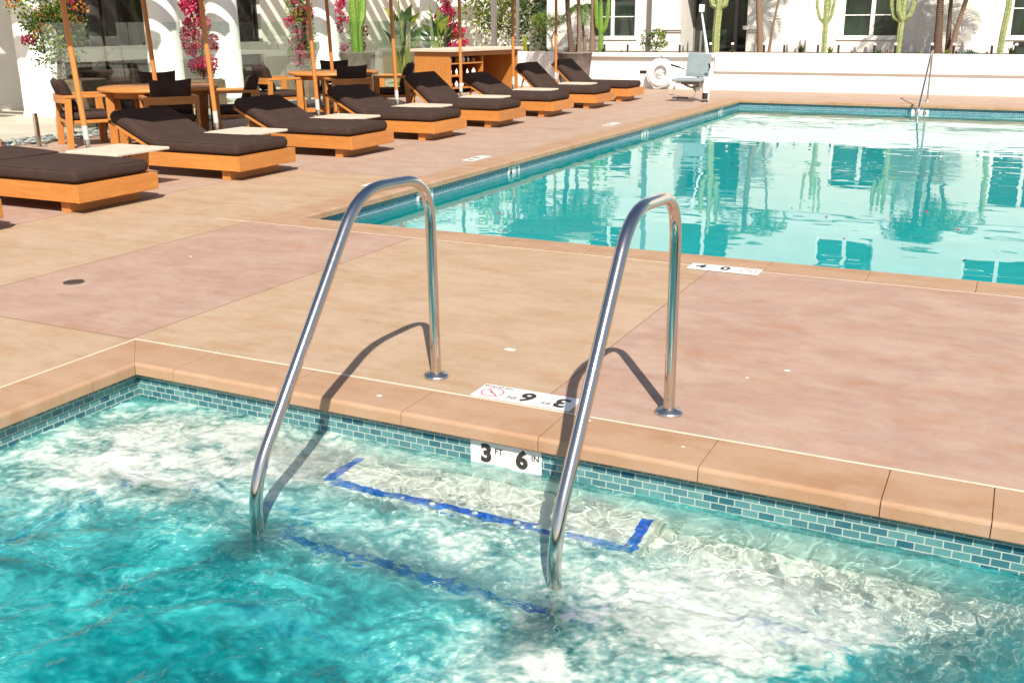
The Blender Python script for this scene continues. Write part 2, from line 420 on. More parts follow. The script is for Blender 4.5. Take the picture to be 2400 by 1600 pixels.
def deck_plane():
    me_v = []; me_f = []; bay = []
    def quad(p, c):
        o = len(me_v); me_v.extend([(x, y, 0.0) for x, y in p]); me_f.append((o, o + 1, o + 2, o + 3)); bay.append(c)
    def rect(x0, x1, y0, y1, c):
        quad([(x0, y0), (x1, y0), (x1, y1), (x0, y1)], c)
    T, P, G = (0, 0, 0), (1, 0, 0), (0.6, 1, 0)
    cx0, cx1, cy0, cy1 = SX0 - 0.28, SX1 + 0.28, SY0 - 0.28, SY1 + 0.275
    rect(-1.62, 12, cy1, 6.155, P); rect(-3.85, -1.62, cy1, 6.155, T); rect(-5.38, -3.85, cy1, 6.155, P)
    rect(-7.0, -5.38, -1, 6.155, T); rect(-13, -7.0, -1, 6.155, P)
    rect(-5.38, cx0, -1, cy1, T); rect(cx0, cx1, -1, cy0, T); rect(cx1, 12, -1, cy1, P)
    rect(-3.85, cx0, cy1, cy1, T)
    rect(-20, -13, -1, 6.155, P)
    xl0, xl1 = PA[0] - CW, PB[0] - CW
    yfl, yfr = PB[1] + CW, PC[1] + CW
    rect(-7.0, xl0, 6.155, 8.7, T)
    quad([(-7.0, 8.7), (xl0 + 0.03, 8.7), (xl1, yfl), (-7.0, yfl)], G)
    rect(-12.0, -7.0, 6.155, 24, G)
    quad([(-7.0, yfl), (xl1, yfl), (PC[0] + CW, yfr), (PC[0] + CW, 24)], G); quad([(-7.0, yfl), (PC[0] + CW, 24), (PC[0] + CW, 24.2), (-7.0, 24)], G)
    rect(PD[0] + CW, 12, 6.155, 24, G)
    me = bpy.data.meshes.new('pool_deck'); me.from_pydata(me_v, [], me_f); me.materials.append(M['deck'])
    ca = me.color_attributes.new('bay', 'FLOAT_COLOR', 'CORNER')
    for p, c in zip(me.polygons, bay):
        for li in p.loop_indices: ca.data[li].color = (*c, 1)
    o = bpy.data.objects.new('pool_deck', me); C.objects.link(o); struct(o); return o
deck_plane()
b = MB(); b.box((-60, -30, -1.6), (60, 80, -1.45)); struct(b.build('ground', 'ground'))
b = MB(); b.box((-40, 5, -0.3), (-12.0, 45, -0.004)); struct(b.build('patio_floor', 'patio'))
b = MB(); b.box((12, -1, -0.3), (30, 24, -0.004)); b.box((-20, -9, -0.3), (12, -1, -0.004)); struct(b.build('outer_deck', 'patio'))

# control joints in the deck, lines of pale grout, stains with their own shape
b = MB()
for x, y0, y1 in ((-1.62, 3.46, 6.15), (-3.85, 3.46, 6.15), (-5.38, 3.46, 6.1), (-7.0, 1, 22), ): b.box((x - 0.0018, y0, 0.0005), (x + 0.0018, y1, 0.0015))
b.box((-5.38, 3.452, 0.0005), (-3.85, 3.458, 0.0015)); b.box((-6.99, 8.697, 0.0005), (-5.4, 8.703, 0.0015)); b.box((-6.99, 13.7, 0.0005), (-5.3, 13.706, 0.0015))
struct(b.build('deck_joint', 'dark_gap'))
b = MB()
b.box((SX0 - 0.288, SY0 - 0.28, 0.001), (SX0 - 0.278, SY1 + 0.283, 0.004)); b.box((SX0 - 0.278, SY1 + 0.273, 0.001), (SX1 + 0.28, SY1 + 0.283, 0.004))
b.box((PA[0] - CW - 0.3, 6.150, 0.001), (12, 6.156, 0.003))
struct(b.build('grout_line', 'grout_line'))

def coping(name, segs):
    """segs: list of (origin, along, inward, length, width) -> rounded stones, one mesh"""
    b = MB()
    prof = [(0.0, 0.002), (0.0, -0.06)]
    for (ox, oy), (ax, ay), (ix, iy), ln, wd, a0, a1 in segs:
        # profile across the stone: outer edge (0) to the water edge (wd) with a bullnose
        pr = [(0, 0.003), (wd - 0.016, 0.003), (wd - 0.009, 0.001), (wd - 0.003, -0.004), (wd, -0.012), (wd, -0.052), (wd - 0.004, -0.058), (wd - 0.07, -0.058)]
        v = []
        for t, sh in ((0, a0), (ln, a1)):
            for d, z in pr:
                k = t + sh * d
                v.append((ox + ax * k + ix * d, oy + ay * k + iy * d, z))
        n = len(pr); flip = (ax * iy - ay * ix) > 0
        f = [(i, i + 1, n + i + 1, n + i) for i in range(n - 1)] + [tuple(range(n))[::-1], tuple(range(n, 2 * n))]
        if not flip: f = [q[::-1] for q in f]
        b.smooth = False
        b.add(v, f)
    o = b.build(name, 'coping'); struct(o)
    return o
g = 0.0018
def run(o, a, i, cuts, wd, m0=0, m1=0):
    out = []
    for k in range(len(cuts) - 1):
        s0, s1 = cuts[k] + (g if k else 0), cuts[k + 1] - g
        out.append(((o[0] + a[0] * s0, o[1] + a[1] * s0), a, i, s1 - s0, wd, m0 if k == 0 else 0, m1 if k == len(cuts) - 2 else 0))
    return out
spa = run((0, SY1 + 0.275), (1, 0), (0, -1), [SX0 - 0.28, -3.30, -2.70, -2.08, -1.47, -0.85, -0.24, 0.09, 0.70, 1.31, SX1 + 0.28], 0.275, 1, -1)
spa += run((SX0 - 0.28, 0), (0, 1), (1, 0), [SY0 - 0.28, 0.5, 1.1, 1.7, 2.32, 2.93, SY1 + 0.275], 0.28, 1, -1)
spa += run((0, SY0 - 0.28), (1, 0), (0, 1), [SX0 - 0.28, -2, -1, 0, 1, SX1 + 0.28], 0.28, 1, -1)
spa += run((SX1 + 0.28, 0), (0, 1), (-1, 0), [SY0 - 0.28, 1.2, 2.2, SY1 + 0.275], 0.28, 1, -1)
coping('spa_coping', spa)
cutsx = [PA[0] - CW] + [-3.73 + 0.607 * k for k in range(0, 18)] + [PD[0] + CW]
pool = run((0, PA[1] - CW), (1, 0), (0, 1), cutsx, CW, 1, -1)
ll = math.hypot(PB[0] - PA[0], PB[1] - PA[1]); ay = Vector((PB[0] - PA[0], PB[1] - PA[1], 0)) / ll
cutsy = [-CW] + [0.6 * k for k in range(1, 23)] + [ll + CW]
pool += run((PA[0] - CW, PA[1]), (ay.x, ay.y), (ay.y, -ay.x), cutsy, CW, 1, -1)
l2 = math.hypot(PC[0] - PB[0], PC[1] - PB[1]); ax_ = Vector((PC[0] - PB[0], PC[1] - PB[1], 0)) / l2
pool += run((PB[0] - ax_.y * CW, PB[1] + ax_.x * CW), (ax_.x, ax_.y), (ax_.y, -ax_.x), [-CW] + [0.6 * k for k in range(1, 20)] + [l2 + CW], CW, 1, -1)
pool += run((PD[0] + CW, 0), (0, 1), (-1, 0), [6.16, 8, 10, 12, 14, 16, 18, 20.03], CW, 1, -1)
coping('pool_coping', pool)

b = MB()
b.box((SX0 - 0.27, SY1 + 0.012, -0.055), (SX1 + 0.27, SY1 + 0.268, -0.003)); b.box((SX0 - 0.27, SY0, -0.056), (SX0 - 0.012, SY1 + 0.011, -0.003))
struct(b.build('mortar_bed', 'dark_gap'))
b = MB(); b.box((PA[0] - CW + 0.01, PA[1] - CW + 0.01, -0.055), (PD[0] + CW, PA[1] - 0.012, -0.003)); struct(b.build('mortar_bed', 'dark_gap'))
def uvwall(name, quads, mat, parent=None):
    """quads: (p0, p1, z0, z1) vertical walls with uv in metres"""
    me = bpy.data.meshes.new(name); v = []; f = []; uv = []
    u = 0
    for (x0, y0), (x1, y1), z0, z1 in quads:
        o = len(v); v += [(x0, y0, z0), (x1, y1, z0), (x1, y1, z1), (x0, y0, z1)]; f.append((o, o + 1, o + 2, o + 3))
        d = math.hypot(x1 - x0, y1 - y0)
        uv += [(u, z0), (u + d, z0), (u + d, z1), (u, z1)]; u += d
    me.from_pydata(v, [], f); me.materials.append(M[mat] if isinstance(mat, str) else mat)
    l = me.uv_layers.new(name='UVMap')
    for i, t in enumerate(uv): l.data[i].uv = (t[0], t[1] + 1.4)
    o = bpy.data.objects.new(name, me); C.objects.link(o)
    if parent: o.parent = parent
    return o
def recv(o): o.cycles.is_caustics_receiver = True; return o

# --- spa basin
TY = SY1 + 0.04; TX = SX0 - 0.04; TXR = SX1 + 0.04; TYN = SY0 - 0.04; ZW = -0.172
spa_root = struct(empty('spa_basin', (0, 0, 0)))
recv(uvwall('waterline_tile', [((TX, TYN), (TX, TY), -0.22, -0.05), ((TX, TY), (TXR, TY), -0.22, -0.05), ((TXR, TY), (TXR, TYN), -0.22, -0.05), ((TXR, TYN), (TX, TYN), -0.22, -0.05)], 'tile_spa', spa_root))
b = MB()
zb = -1.02
fl = [(TX, TYN), (TXR, TYN), (TXR, TY), (TX, TY)]
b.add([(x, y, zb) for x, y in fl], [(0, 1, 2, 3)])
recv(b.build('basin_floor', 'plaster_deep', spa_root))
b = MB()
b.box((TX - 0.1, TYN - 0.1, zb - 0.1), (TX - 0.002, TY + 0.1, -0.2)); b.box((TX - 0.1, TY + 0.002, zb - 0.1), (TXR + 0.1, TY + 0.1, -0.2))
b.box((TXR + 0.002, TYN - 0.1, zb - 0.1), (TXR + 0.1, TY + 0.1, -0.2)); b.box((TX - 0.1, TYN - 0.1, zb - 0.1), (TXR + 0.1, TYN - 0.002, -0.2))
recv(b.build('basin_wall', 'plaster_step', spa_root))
b = MB()   # bench round the wall, steps between the rails
b.box((TX, TYN, zb), (-3.08, TY - 0.001, -0.50)); b.box((-3.08, 2.76, zb), (-2.321, TY - 0.001, -0.50)); 
b.prism([(-0.979, 2.70), (-0.22, 2.74), (0.02, 2.98), (0.24, TY - 0.001), (-0.979, TY - 0.001)], zb, -0.40)
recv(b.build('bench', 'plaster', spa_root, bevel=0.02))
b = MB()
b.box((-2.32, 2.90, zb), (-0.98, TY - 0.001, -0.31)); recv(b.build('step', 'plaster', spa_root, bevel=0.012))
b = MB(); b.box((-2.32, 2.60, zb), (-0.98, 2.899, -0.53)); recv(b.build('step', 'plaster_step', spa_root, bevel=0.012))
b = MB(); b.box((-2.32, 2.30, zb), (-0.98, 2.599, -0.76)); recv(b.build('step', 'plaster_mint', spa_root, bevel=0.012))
def band(name, rects, z, parent):
    me = bpy.data.meshes.new(name); v = []; f = []; uv = []
    for x0, y0, x1, y1 in rects:
        o = len(v); v += [(x0, y0, z), (x1, y0, z), (x1, y1, z), (x0, y1, z)]; f.append((o, o + 1, o + 2, o + 3)); uv += [(x0, y0), (x1, y0), (x1, y1), (x0, y1)]
    me.from_pydata(v, [], f); me.materials.append(M['tile_blue']); l = me.uv_layers.new(name='UVMap')
    for i, t in enumerate(uv): l.data[i].uv = (t[0] + 5, t[1] + 5)
    o = bpy.data.objects.new(name, me); C.objects.link(o); o.parent = parent; return recv(o)
band('edge_tile', [(-2.30, 2.92, -1.00, 2.962), (-2.30, 2.962, -2.258, 3.17), (-1.042, 2.962, -1.00, 3.17)], -0.306, spa_root)
band('edge_tile', [(-2.30, 2.62, -1.00, 2.662), (-2.30, 2.662, -2.258, 2.86), (-1.042, 2.662, -1.00, 2.86)], -0.526, spa_root)
band('edge_tile', [(-2.30, 2.32, -1.00, 2.372)], -0.756, spa_root)
band('edge_tile', [(-3.05, 2.78, -2.34, 2.832), (-3.17, 0.6, -3.118, 2.832), (-0.96, 2.64, -0.34, 2.692)], -0.496, spa_root) if False else None
band('edge_tile', [(-3.17, 2.78, -2.34, 2.832), (-3.17, 0.6, -3.118, 2.78)], -0.496, spa_root)
band('edge_tile', [(-0.95, 2.73, -0.25, 2.77)], -0.396, spa_root)

# --- spa water: one displaced, turbulent sheet with aerated patches
def water_mat(name, tint, foam=True, ior=1.33):
    t = NT(name)
    t.set(Base_Color=tint, Roughness=0.0, IOR=ior); t.b.inputs['Transmission Weight'].default_value = 1.0
    if foam:   # red: share of aerated, light scattering water; green: how white the bubbles are
        at = t.n('ShaderNodeAttribute', attribute_name='foam')
        sep = t.n('ShaderNodeSeparateColor'); t.l(at.outputs['Color'], sep.inputs[0])
        col = t.ramp(sep.outputs[1], [(0.0, (0.003, 0.37, 0.39)), (0.35, (0.10, 0.55, 0.53)), (0.7, (0.55, 0.84, 0.74)), (1.0, (0.90, 0.97, 0.86))])
        p2 = t.n('ShaderNodeBsdfPrincipled'); t.l(col, p2.inputs['Base Color']); p2.inputs['Roughness'].default_value = 0.12; p2.inputs['IOR'].default_value = 1.33
        m2 = t.n('ShaderNodeMixShader'); t.l(sep.outputs[0], m2.inputs[0]); t.l(t.b.outputs[0], m2.inputs[1]); t.l(p2.outputs[0], m2.inputs[2])
        t.l(m2.outputs[0], t.o.inputs['Surface'])
    return t.m
M['spa_water'] = water_mat('turbulent_water', (0.90, 0.985, 0.965))
M['pool_water'] = water_mat('calm_water', (0.74, 0.985, 0.97), False, 1.45)

def grid_water(name, X, Y, Z, mat, foam=None):
    nx, ny = X.shape
    v = np.stack([X, Y, Z], -1).reshape(-1, 3); i = np.arange(nx * ny).reshape(nx, ny)
    f = np.stack([i[:-1, :-1], i[1:, :-1], i[1:, 1:], i[:-1, 1:]], -1).reshape(-1, 4)
    me = bpy.data.meshes.new(name)
    me.vertices.add(len(v)); me.vertices.foreach_set('co', v.astype(np.float32).ravel())
    me.loops.add(f.size); me.loops.foreach_set('vertex_index', f.astype(np.int32).ravel())
    me.polygons.add(len(f)); me.polygons.foreach_set('loop_start', (np.arange(len(f)) * 4).astype(np.int32))
    me.polygons.foreach_set('use_smooth', np.ones(len(f), bool)); me.update(calc_edges=True); me.validate()
    me.materials.append(M[mat])
    if foam is not None:
        ca = me.color_attributes.new('foam', 'FLOAT_COLOR', 'POINT')
        c = np.ones((foam[0].size, 4), np.float32); c[:, 0] = foam[0].ravel(); c[:, 1] = foam[1].ravel(); c[:, 2] = 0; ca.data.foreach_set('color', c.ravel())
    o = bpy.data.objects.new(name, me); C.objects.link(o); struct(o); o.cycles.is_caustics_caster = True
    return o
def sstep(a, b, x): t = np.clip((x - a) / (b - a), 0, 1); return t * t * (3 - 2 * t)
def blob(X, Y, x, y, rx, ry, a=0.0):
    c, s_ = math.cos(a), math.sin(a); u = (X - x) * c + (Y - y) * s_; v = -(X - x) * s_ + (Y - y) * c
    return np.exp(-((u / rx) ** 2 + (v / ry) ** 2))

def spa_water():
    nx, ny = 980, 560
    X, Y = np.meshgrid(np.linspace(TX, TXR, nx), np.linspace(TYN, TY, ny), indexing='ij')
    wx = fbm(X * 3.1, Y * 3.1, 31, 4, 0.6) * 0.075; wy = fbm(X * 3.1, Y * 3.1, 41, 4, 0.6) * 0.075
    U, V = X + wx, Y + wy
    cut = X + 0.59 * (3.16 - Y) - 0.16                     # still water beyond the bench end on the right
    calm = sstep(-0.10, 0.25, cut) * 0.6
    clear = (1.5 * blob(X, Y, -1.62, 2.98, 0.80, 0.20) + 0.85 * blob(X, Y, -1.62, 2.41, 0.72, 0.11) + 0.75 * blob(X, Y, -2.14, 2.24, 0.10, 0.16) + 0.75 * blob(X, Y, -1.07, 2.28, 0.10, 0.16) + 0.95 * blob(X, Y, -0.40, 2.98, 0.50, 0.24)
             + 0.55 * blob(X, Y, 0.0, 2.75, 0.25, 0.3) + 0.45 * blob(X, Y, -2.75, 2.5, 0.35, 0.1)).clip(0, 1)
    H = 0.010 * vnoise(U * 2.6, V * 2.6, 1) + 0.0065 * vnoise(U * 6, V * 6, 2) + 0.0040 * vnoise(U * 12, V * 12, 3)
    hf = 0.0017 * vnoise(U * 25, V * 25, 4) + 0.0007 * vnoise(U * 50, V * 50, 5)
    rg = 1 - np.abs(vnoise(U * 8.5, V * 8.5, 8)); H += 0.0032 * rg ** 5
    rg = 1 - np.abs(vnoise(U * 18, V * 18, 9)); hf += 0.0013 * rg ** 4
    H = (H * (1 - 0.55 * clear) + hf * (1 - 0.70 * clear)) * (1 - calm)
    jet = blob(X, Y, -3.0, 2.65, 0.5, 0.35) + 0.8 * blob(X, Y, -0.95, 2.35, 0.5, 0.25) + 0.6 * blob(X, Y, -2.45, 2.9, 0.3, 0.2)
    H += jet * (0.007 + 0.004 * vnoise(U * 17, V * 17, 12) + 0.0022 * vnoise(U * 42, V * 42, 13)) * (1 - 0.6 * clear)
    mid = fbm(U * 4.0, V * 5.5, 51, 6, 0.70); fine = fbm(X * 26 + 6 * wx, Y * 34 + 6 * wy, 61, 3, 0.75); wisp = fbm(U * 9, V * 16, 191, 5, 0.68)
    grain = vnoise(X * 95, Y * 95, 15) * 0.6 + vnoise(X * 60, Y * 60, 16) * 0.6
    # where the jets make it white (plan positions), and how milky it is
    wh = (1.10 * blob(X, Y, -3.0, 2.85, 0.60, 0.42, -0.1) + 0.70 * blob(X, Y, -2.45, 2.95, 0.45, 0.30) + 0.50 * blob(X, Y, -3.25, 2.35, 0.42, 0.30)
          + 0.95 * blob(X, Y, -1.55, 3.00, 0.75, 0.22) + 0.90 * blob(X, Y, -0.70, 2.45, 0.52, 0.34, 0.1) + 0.75 * blob(X, Y, -0.35, 2.78, 0.40, 0.36)
          + 0.60 * blob(X, Y, -0.95, 2.00, 0.32, 0.30) + 0.50 * blob(X, Y, -1.45, 2.60, 0.60, 0.15) + 0.22 * blob(X, Y, -1.9, 2.4, 0.5, 0.15) + 0.05)
    off = sstep(-0.05, 0.12, cut + 0.10 * mid + 0.04 * fine)
    wh = np.clip(wh, 0, 1.1)
    k = 0.35 + wh
    wh = wh + 0.15 * mid * k + 0.13 * wisp * k + 0.10 * fine * k + 0.10 * grain * k
    # broken lace of foam on the crests
    r2 = 1 - np.abs(fbm(U * 7.0, V * 11.0, 71, 5, 0.68)); r3 = 1 - np.abs(fbm(U * 15.0, V * 24.0, 76, 4, 0.7))
    pat = sstep(-0.25, 0.5, fbm(U * 1.8, V * 2.2, 81, 4, 0.6)) * (1 - off)
    lace = (sstep(0.86, 1.0, r2) * 0.7 + sstep(0.86, 1.0, r3) * 0.6) * pat * (0.6 + 0.5 * grain)
    wh = np.clip(np.clip(wh, 0, 1) * (1 - off) + 0.50 * lace, 0, 1)
    fac = (0.46 + 0.06 * wh + 0.10 * mid + 0.12 * wisp + 0.08 * fine + 0.10 * grain * wh) * (1 - 0.94 * clear) * (1 - 0.35 * off)
    fac = np.clip(fac + 0.22 * lace * (1 - 0.6 * clear), 0.03, 0.80)
    rng = np.random.default_rng(5)          # bubbles standing on the surface
    for _ in range(520):
        k = rng.integers(4)
        if k == 0: x, y = rng.normal(-1.45, 0.3), rng.normal(2.62, 0.12)
        elif k == 1: x, y = rng.normal(-0.15, 0.2), rng.normal(2.62, 0.16)
        elif k == 2: x, y = rng.normal(-1.9, 0.7), rng.normal(2.2, 0.35)
        else: x, y = rng.normal(-0.6, 0.5), rng.normal(2.35, 0.25)
        r = rng.uniform(0.005, 0.014)
        i0, i1 = np.searchsorted(X[:, 0], [x - 3 * r, x + 3 * r]); j0, j1 = np.searchsorted(Y[0], [y - 3 * r, y + 3 * r])
        if i1 <= i0 or j1 <= j0: continue
        d = np.hypot(X[i0:i1, j0:j1] - x, Y[i0:i1, j0:j1] - y)
        H[i0:i1, j0:j1] += np.where(d < r, 0.6 * np.sqrt(np.maximum(r * r - d * d, 0)), 0)
    return grid_water('spa_water', X, Y, H + ZW, 'spa_water', (fac, wh))
spa_water()

# --- main pool
pool_root = struct(empty('pool_basin', (0, 0, 0)))
o_ = 0.04
qa, qb, qc, qd = (PA[0] - o_, PA[1] - o_), (PB[0] - o_, PB[1] + o_), (PC[0] + o_, PC[1] + o_), (PD[0] + o_, PD[1] - o_)
recv(uvwall('waterline_tile', [(qa, qb, -0.27, -0.05), (qb, qc, -0.27, -0.05), (qc, qd, -0.27, -0.05), (qd, qa, -0.27, -0.05)], 'tile_pool', pool_root))
recv(uvwall('basin_wall', [(qa, qb, -1.35, -0.27), (qb, qc, -1.35, -0.27), (qc, qd, -1.35, -0.27), (qd, qa, -1.35, -0.27)], 'pool_floor', pool_root))
b = MB(); b.add([(*p, -1.30) for p in (qa, qd, qc, qb)], [(0, 1, 2, 3)]); recv(b.build('basin_floor', 'pool_floor', pool_root))
b = MB()
b.add([(PB[0] - o_, PB[1] - 0.45, -0.55), (PC[0] + o_, PC[1] - 0.45, -0.55), (PC[0] + o_, PC[1] + o_, -0.55), (PB[0] - o_, PB[1] + o_, -0.55), (PB[0] - o_, PB[1] - 0.45, -1.3), (PC[0] + o_, PC[1] - 0.45, -1.3)], [(0, 1, 2, 3), (4, 5, 1, 0)])
recv(b.build('bench', 'plaster_mint', pool_root))
ZP = -0.15
def pool_water():
    nx, ny = 520, 640
    S, T = np.meshgrid(np.linspace(0, 1, nx), np.linspace(0, 1, ny), indexing='ij')
    Y = qa[1] + T * (20.26 - qa[1]); XL = PA[0] - o_ + (PB[0] - PA[0]) * T; X = XL + S * (qd[0] - XL)
    YF = qb[1] + (qc[1] - qb[1]) * S; Y = qa[1] + T * (YF - qa[1])
    H = 0.0028 * vnoise(X * 0.9, Y * 0.8, 101) + 0.0014 * vnoise(X * 1.8, Y * 2.6, 102) + 0.0008 * vnoise(X * 3.6, Y * 6.2, 103) + 0.00042 * vnoise(X * 7.5, Y * 13, 104)
    patch = 0.40 + 0.7 * sstep(-0.2, 0.6, fbm(X * 0.35, Y * 0.5, 105, 2))
    return grid_water('pool_water', X, Y, ZP + H * patch, 'pool_water')
pool_water()

# ------------------------------------------------------------------ foliage helpers
def leaf(b, p, d, ln, wd, rng, bend=0.25):
    """one folded leaf: 4 triangles-ish, root p, direction d"""
    d = Vector(d).normalized(); a = Vector((rng.uniform(-1, 1), rng.uniform(-1, 1), rng.uniform(-1, 1)))
    sx = d.cross(a).normalized(); n = sx.cross(d)
    p = Vector(p); m = p + d * ln * 0.5 + n * ln * bend * 0.4; t = p + d * ln - n * ln * bend * 0.2
    b.add([p, m + sx * wd / 2, t, m - sx * wd / 2], [(0, 1, 2, 3)])
def rdir(rng, up=0.0):
    while True:
        v = Vector((rng.uniform(-1, 1), rng.uniform(-1, 1), rng.uniform(-1, 1)))
        if 0.05 < v.length < 1: v.normalize(); v.z += up; return v.normalized()
def clump(b, c, r, n, ln, wd, rng, up=0.2, flat=1.0):
    for _ in range(n):
        d = rdir(rng); p = Vector(c) + Vector((d.x * r[0], d.y * r[1], d.z * r[2])) * rng.uniform(0.35, 1) ** 0.6
        leaf(b, p, (d + Vector((0, 0, up)) + rdir(rng) * 0.6), ln * rng.uniform(0.6, 1.25), wd * rng.uniform(0.7, 1.2), rng)

def leafy(name, label, cat, loc, blobs, ln, wd, mats, stems, group=None, seed=1, stem_mat='trunk', flower=None):
    """blobs: (dx,dy,dz,rx,ry,rz,n); stems: list of point lists (local)"""
    rng = random.Random(seed); root = empty(name, loc, 0, label, cat, group)
    b = MB(); 
    for q in blobs:
        b.cur = rng.randrange(len(mats)) if len(q) < 8 else q[7]
        # sub-clumps give light and dark groups and gaps
        k = max(2, q[6] // 22)
        for _ in range(k):
            b.cur = rng.randrange(len(mats)) if len(q) < 8 else q[7]
            d = rdir(rng); c = (q[0] + d.x * q[3] * 0.8, q[1] + d.y * q[4] * 0.8, q[2] + d.z * q[5] * 0.8)
            rs = rng.uniform(0.25, 0.5)
            clump(b, c, (q[3] * rs, q[4] * rs, q[5] * rs), q[6] // k, ln, wd, rng)
    b.build('foliage', mats, root)
    if stems:
        s_ = MB()
        for st, r in stems: s_.tube(st, [r * (1 - 0.6 * i / max(1, len(st) - 1)) for i in range(len(st))], 7)
        s_.build('stem', stem_mat, root)
    if flower:
        f = MB()
        for q in flower[1]:
            k = max(2, q[6] // 26)
            for _ in range(k):
                d = rdir(rng); c = (q[0] + d.x * q[3] * 0.85, q[1] + d.y * q[4] * 0.85, q[2] + d.z * q[5] * 0.85)
                rs = rng.uniform(0.18, 0.42); f.cur = rng.randrange(len(flower[0]))
                clump(f, c, (max(.05, q[3] * rs), max(.05, q[4] * rs), max(.05, q[5] * rs)), q[6] // k, flower[2], flower[2] * 0.85, rng)
        f.build('flower', flower[0], root)
    return root

# ------------------------------------------------------------------ stainless grab rails at the spa
def arc(pts, rad, n=7):
    """round the corners of a polyline"""
    out = [Vector(pts[0])]
    for i in range(1, len(pts) - 1):
        a, p, c = Vector(pts[i - 1]), Vector(pts[i]), Vector(pts[i + 1])
        d0 = (a - p); d1 = (c - p); r = min(rad[i - 1], d0.length * 0.48, d1.length * 0.48)
        s0 = p + d0.normalized() * r; s1 = p + d1.normalized() * r
        for k in range(n + 1):
            t = k / n; out.append(s0 * (1 - t) ** 2 + p * 2 * t * (1 - t) + s1 * t * t)
    out.append(Vector(pts[-1])); return out
def grab_rail(x, label, dy=0.0, bend=0.0):
    root = empty('grab_rail', (x, 3.62 + dy, 0), 0, label, 'handrail', 'stainless grab rails at the spa steps')
    b = MB()
    pts = [(0, 0, 0.01), (0, -0.01, 0.885), (0, -0.52, 0.905), (0, -1.235 + bend, 0.0), (0, -1.20 + bend, -0.75)]
    b.tube(arc(pts, [0.19, 0.16, 0.14], 10), 0.0225, 24)
    b.build('rail_tube', 'steel', root)
    f = MB(); f.lathe([(0.0, 0.022), (0.028, 0.022), (0.032, 0.018), (0.053, 0.013), (0.057, 0.008), (0.057, 0.0005)], seg=36)
    f.build('floor_flange', 'steel_r', root)
    return root
grab_rail(-2.170, 'polished steel grab rail left of the spa steps, beside the tan deck bay')
grab_rail(-1.104, 'polished steel grab rail right of the spa steps, its post on the pink deck bay', 0.02, 0.10)

# far ladder rail
root = empty('pool_rail', (-1.58, 21.03, 0), 0, 'thin steel rail leaning into the main pool at its far edge', 'handrail')
b = MB(); b.tube(arc([(0, 0, 0), (0, -0.02, 0.86), (0, 0.0, 0.92), (0, -0.28, 0.88), (0, -1.62, 0.02), (0, -1.85, -0.6)], [0.1, 0.1, 0.15, 0.1], 6), 0.02, 14); b.build('rail_tube', 'steel', root)
b = MB(); b.lathe([(0.0, 0.02), (0.03, 0.02), (0.05, 0.012), (0.052, 0.001)], seg=20); b.build('floor_flange', 'steel_r', root)

# ------------------------------------------------------------------ depth markers
def XY(x, y, z=0.0, rz=0): return Matrix.Translation((x, y, z)) @ Matrix.Rotation(rz, 4, 'Z')
def no_diving(root, mtx, s, red='red'):
    b = MB()
    pr = []
    for k in range(28):
        a = 2 * math.pi * k / 28; pr.append((math.cos(a), math.sin(a)))
    v = [mtx @ Vector((x * s, y * s, 0)) for x, y in pr] + [mtx @ Vector((x * s * 0.90, y * s * 0.90, 0)) for x, y in pr]
    b.add(v, [(k, (k + 1) % 28, 28 + (k + 1) % 28, 28 + k) for k in range(28)])
    b.add([mtx @ Vector(p) for p in ((-.67 * s, .60 * s, 0), (-.60 * s, .67 * s, 0), (.67 * s, -.60 * s, 0), (.60 * s, -.67 * s, 0))], [(0, 1, 2, 3)])
    b.build('no_diving_symbol', red, root)
    f = MB()   # small diver: body bar, arms, head
    P = lambda pts: f.add([mtx @ Vector((x * s, y * s, -0.0002)) for x, y in pts], [tuple(range(len(pts)))])
    P([(-.45, .30), (-.38, .38), (.12, .02), (.05, -.08)]); P([(.05, -.02), (.12, .05), (.42, -.32), (.36, -.36)]); P([(.12, .10), (.22, .16), (.28, .06), (.18, 0)]); P([(-.2, .12), (-.05, .32), (.0, .28), (-.1, .08)])
    f.build('diver_figure', 'ink', root)
def tile_row(root, mtx, n, w=0.15, d=0.145, t=0.004):
    for k in range(n):
        b = MB(); b.box((k * w + 0.001, 0, 0), (k * w + w - 0.001, d, t), mtx); b.build('ceramic_tile', 'sign', root)

# spa, on the deck, read from the far side
root = empty('depth_marker', (-1.695, 3.548, 0), 0, 'white deck tiles reading 3 FT 6 IN NO DIVING upside down behind the spa', 'depth marker')
m = XY(0.225, 0.072, 0.0015, math.pi)
tile_row(root, m, 3)
z = 0.0045
def tx(txt, u, v, size, mat='ink', bold=0.0): return text_mesh(txt, size, 'lettering', mat, root, m @ Matrix.Translation((u, v, z)), bold)
tx('3', 0.062, 0.072, 0.13, bold=0.004); tx('FT', 0.122, 0.100, 0.040)
tx('6', 0.215, 0.072, 0.13, bold=0.004); tx('IN', 0.274, 0.105, 0.042)
tx('NO DIVING', 0.376, 0.018, 0.026)
no_diving(root, m @ Matrix.Translation((0.375, 0.085, z + 0.0003)), 0.050)

# main pool near edge: 4 0
root = empty('depth_marker', (-1.53, 6.12, 0), 0, 'white depth tiles 4 0 with a faint no diving sign beside the main pool coping', 'depth marker')
m = XY(-0.228, -0.075, 0.004, 0)
tile_row(root, m, 3)
z = 0.0045
tx('4', 0.075, 0.075, 0.12, bold=0.004); tx('0', 0.228, 0.075, 0.12, bold=0.004); no_diving(root, m @ Matrix.Translation((0.375, 0.078, z + 0.0003)), 0.052)

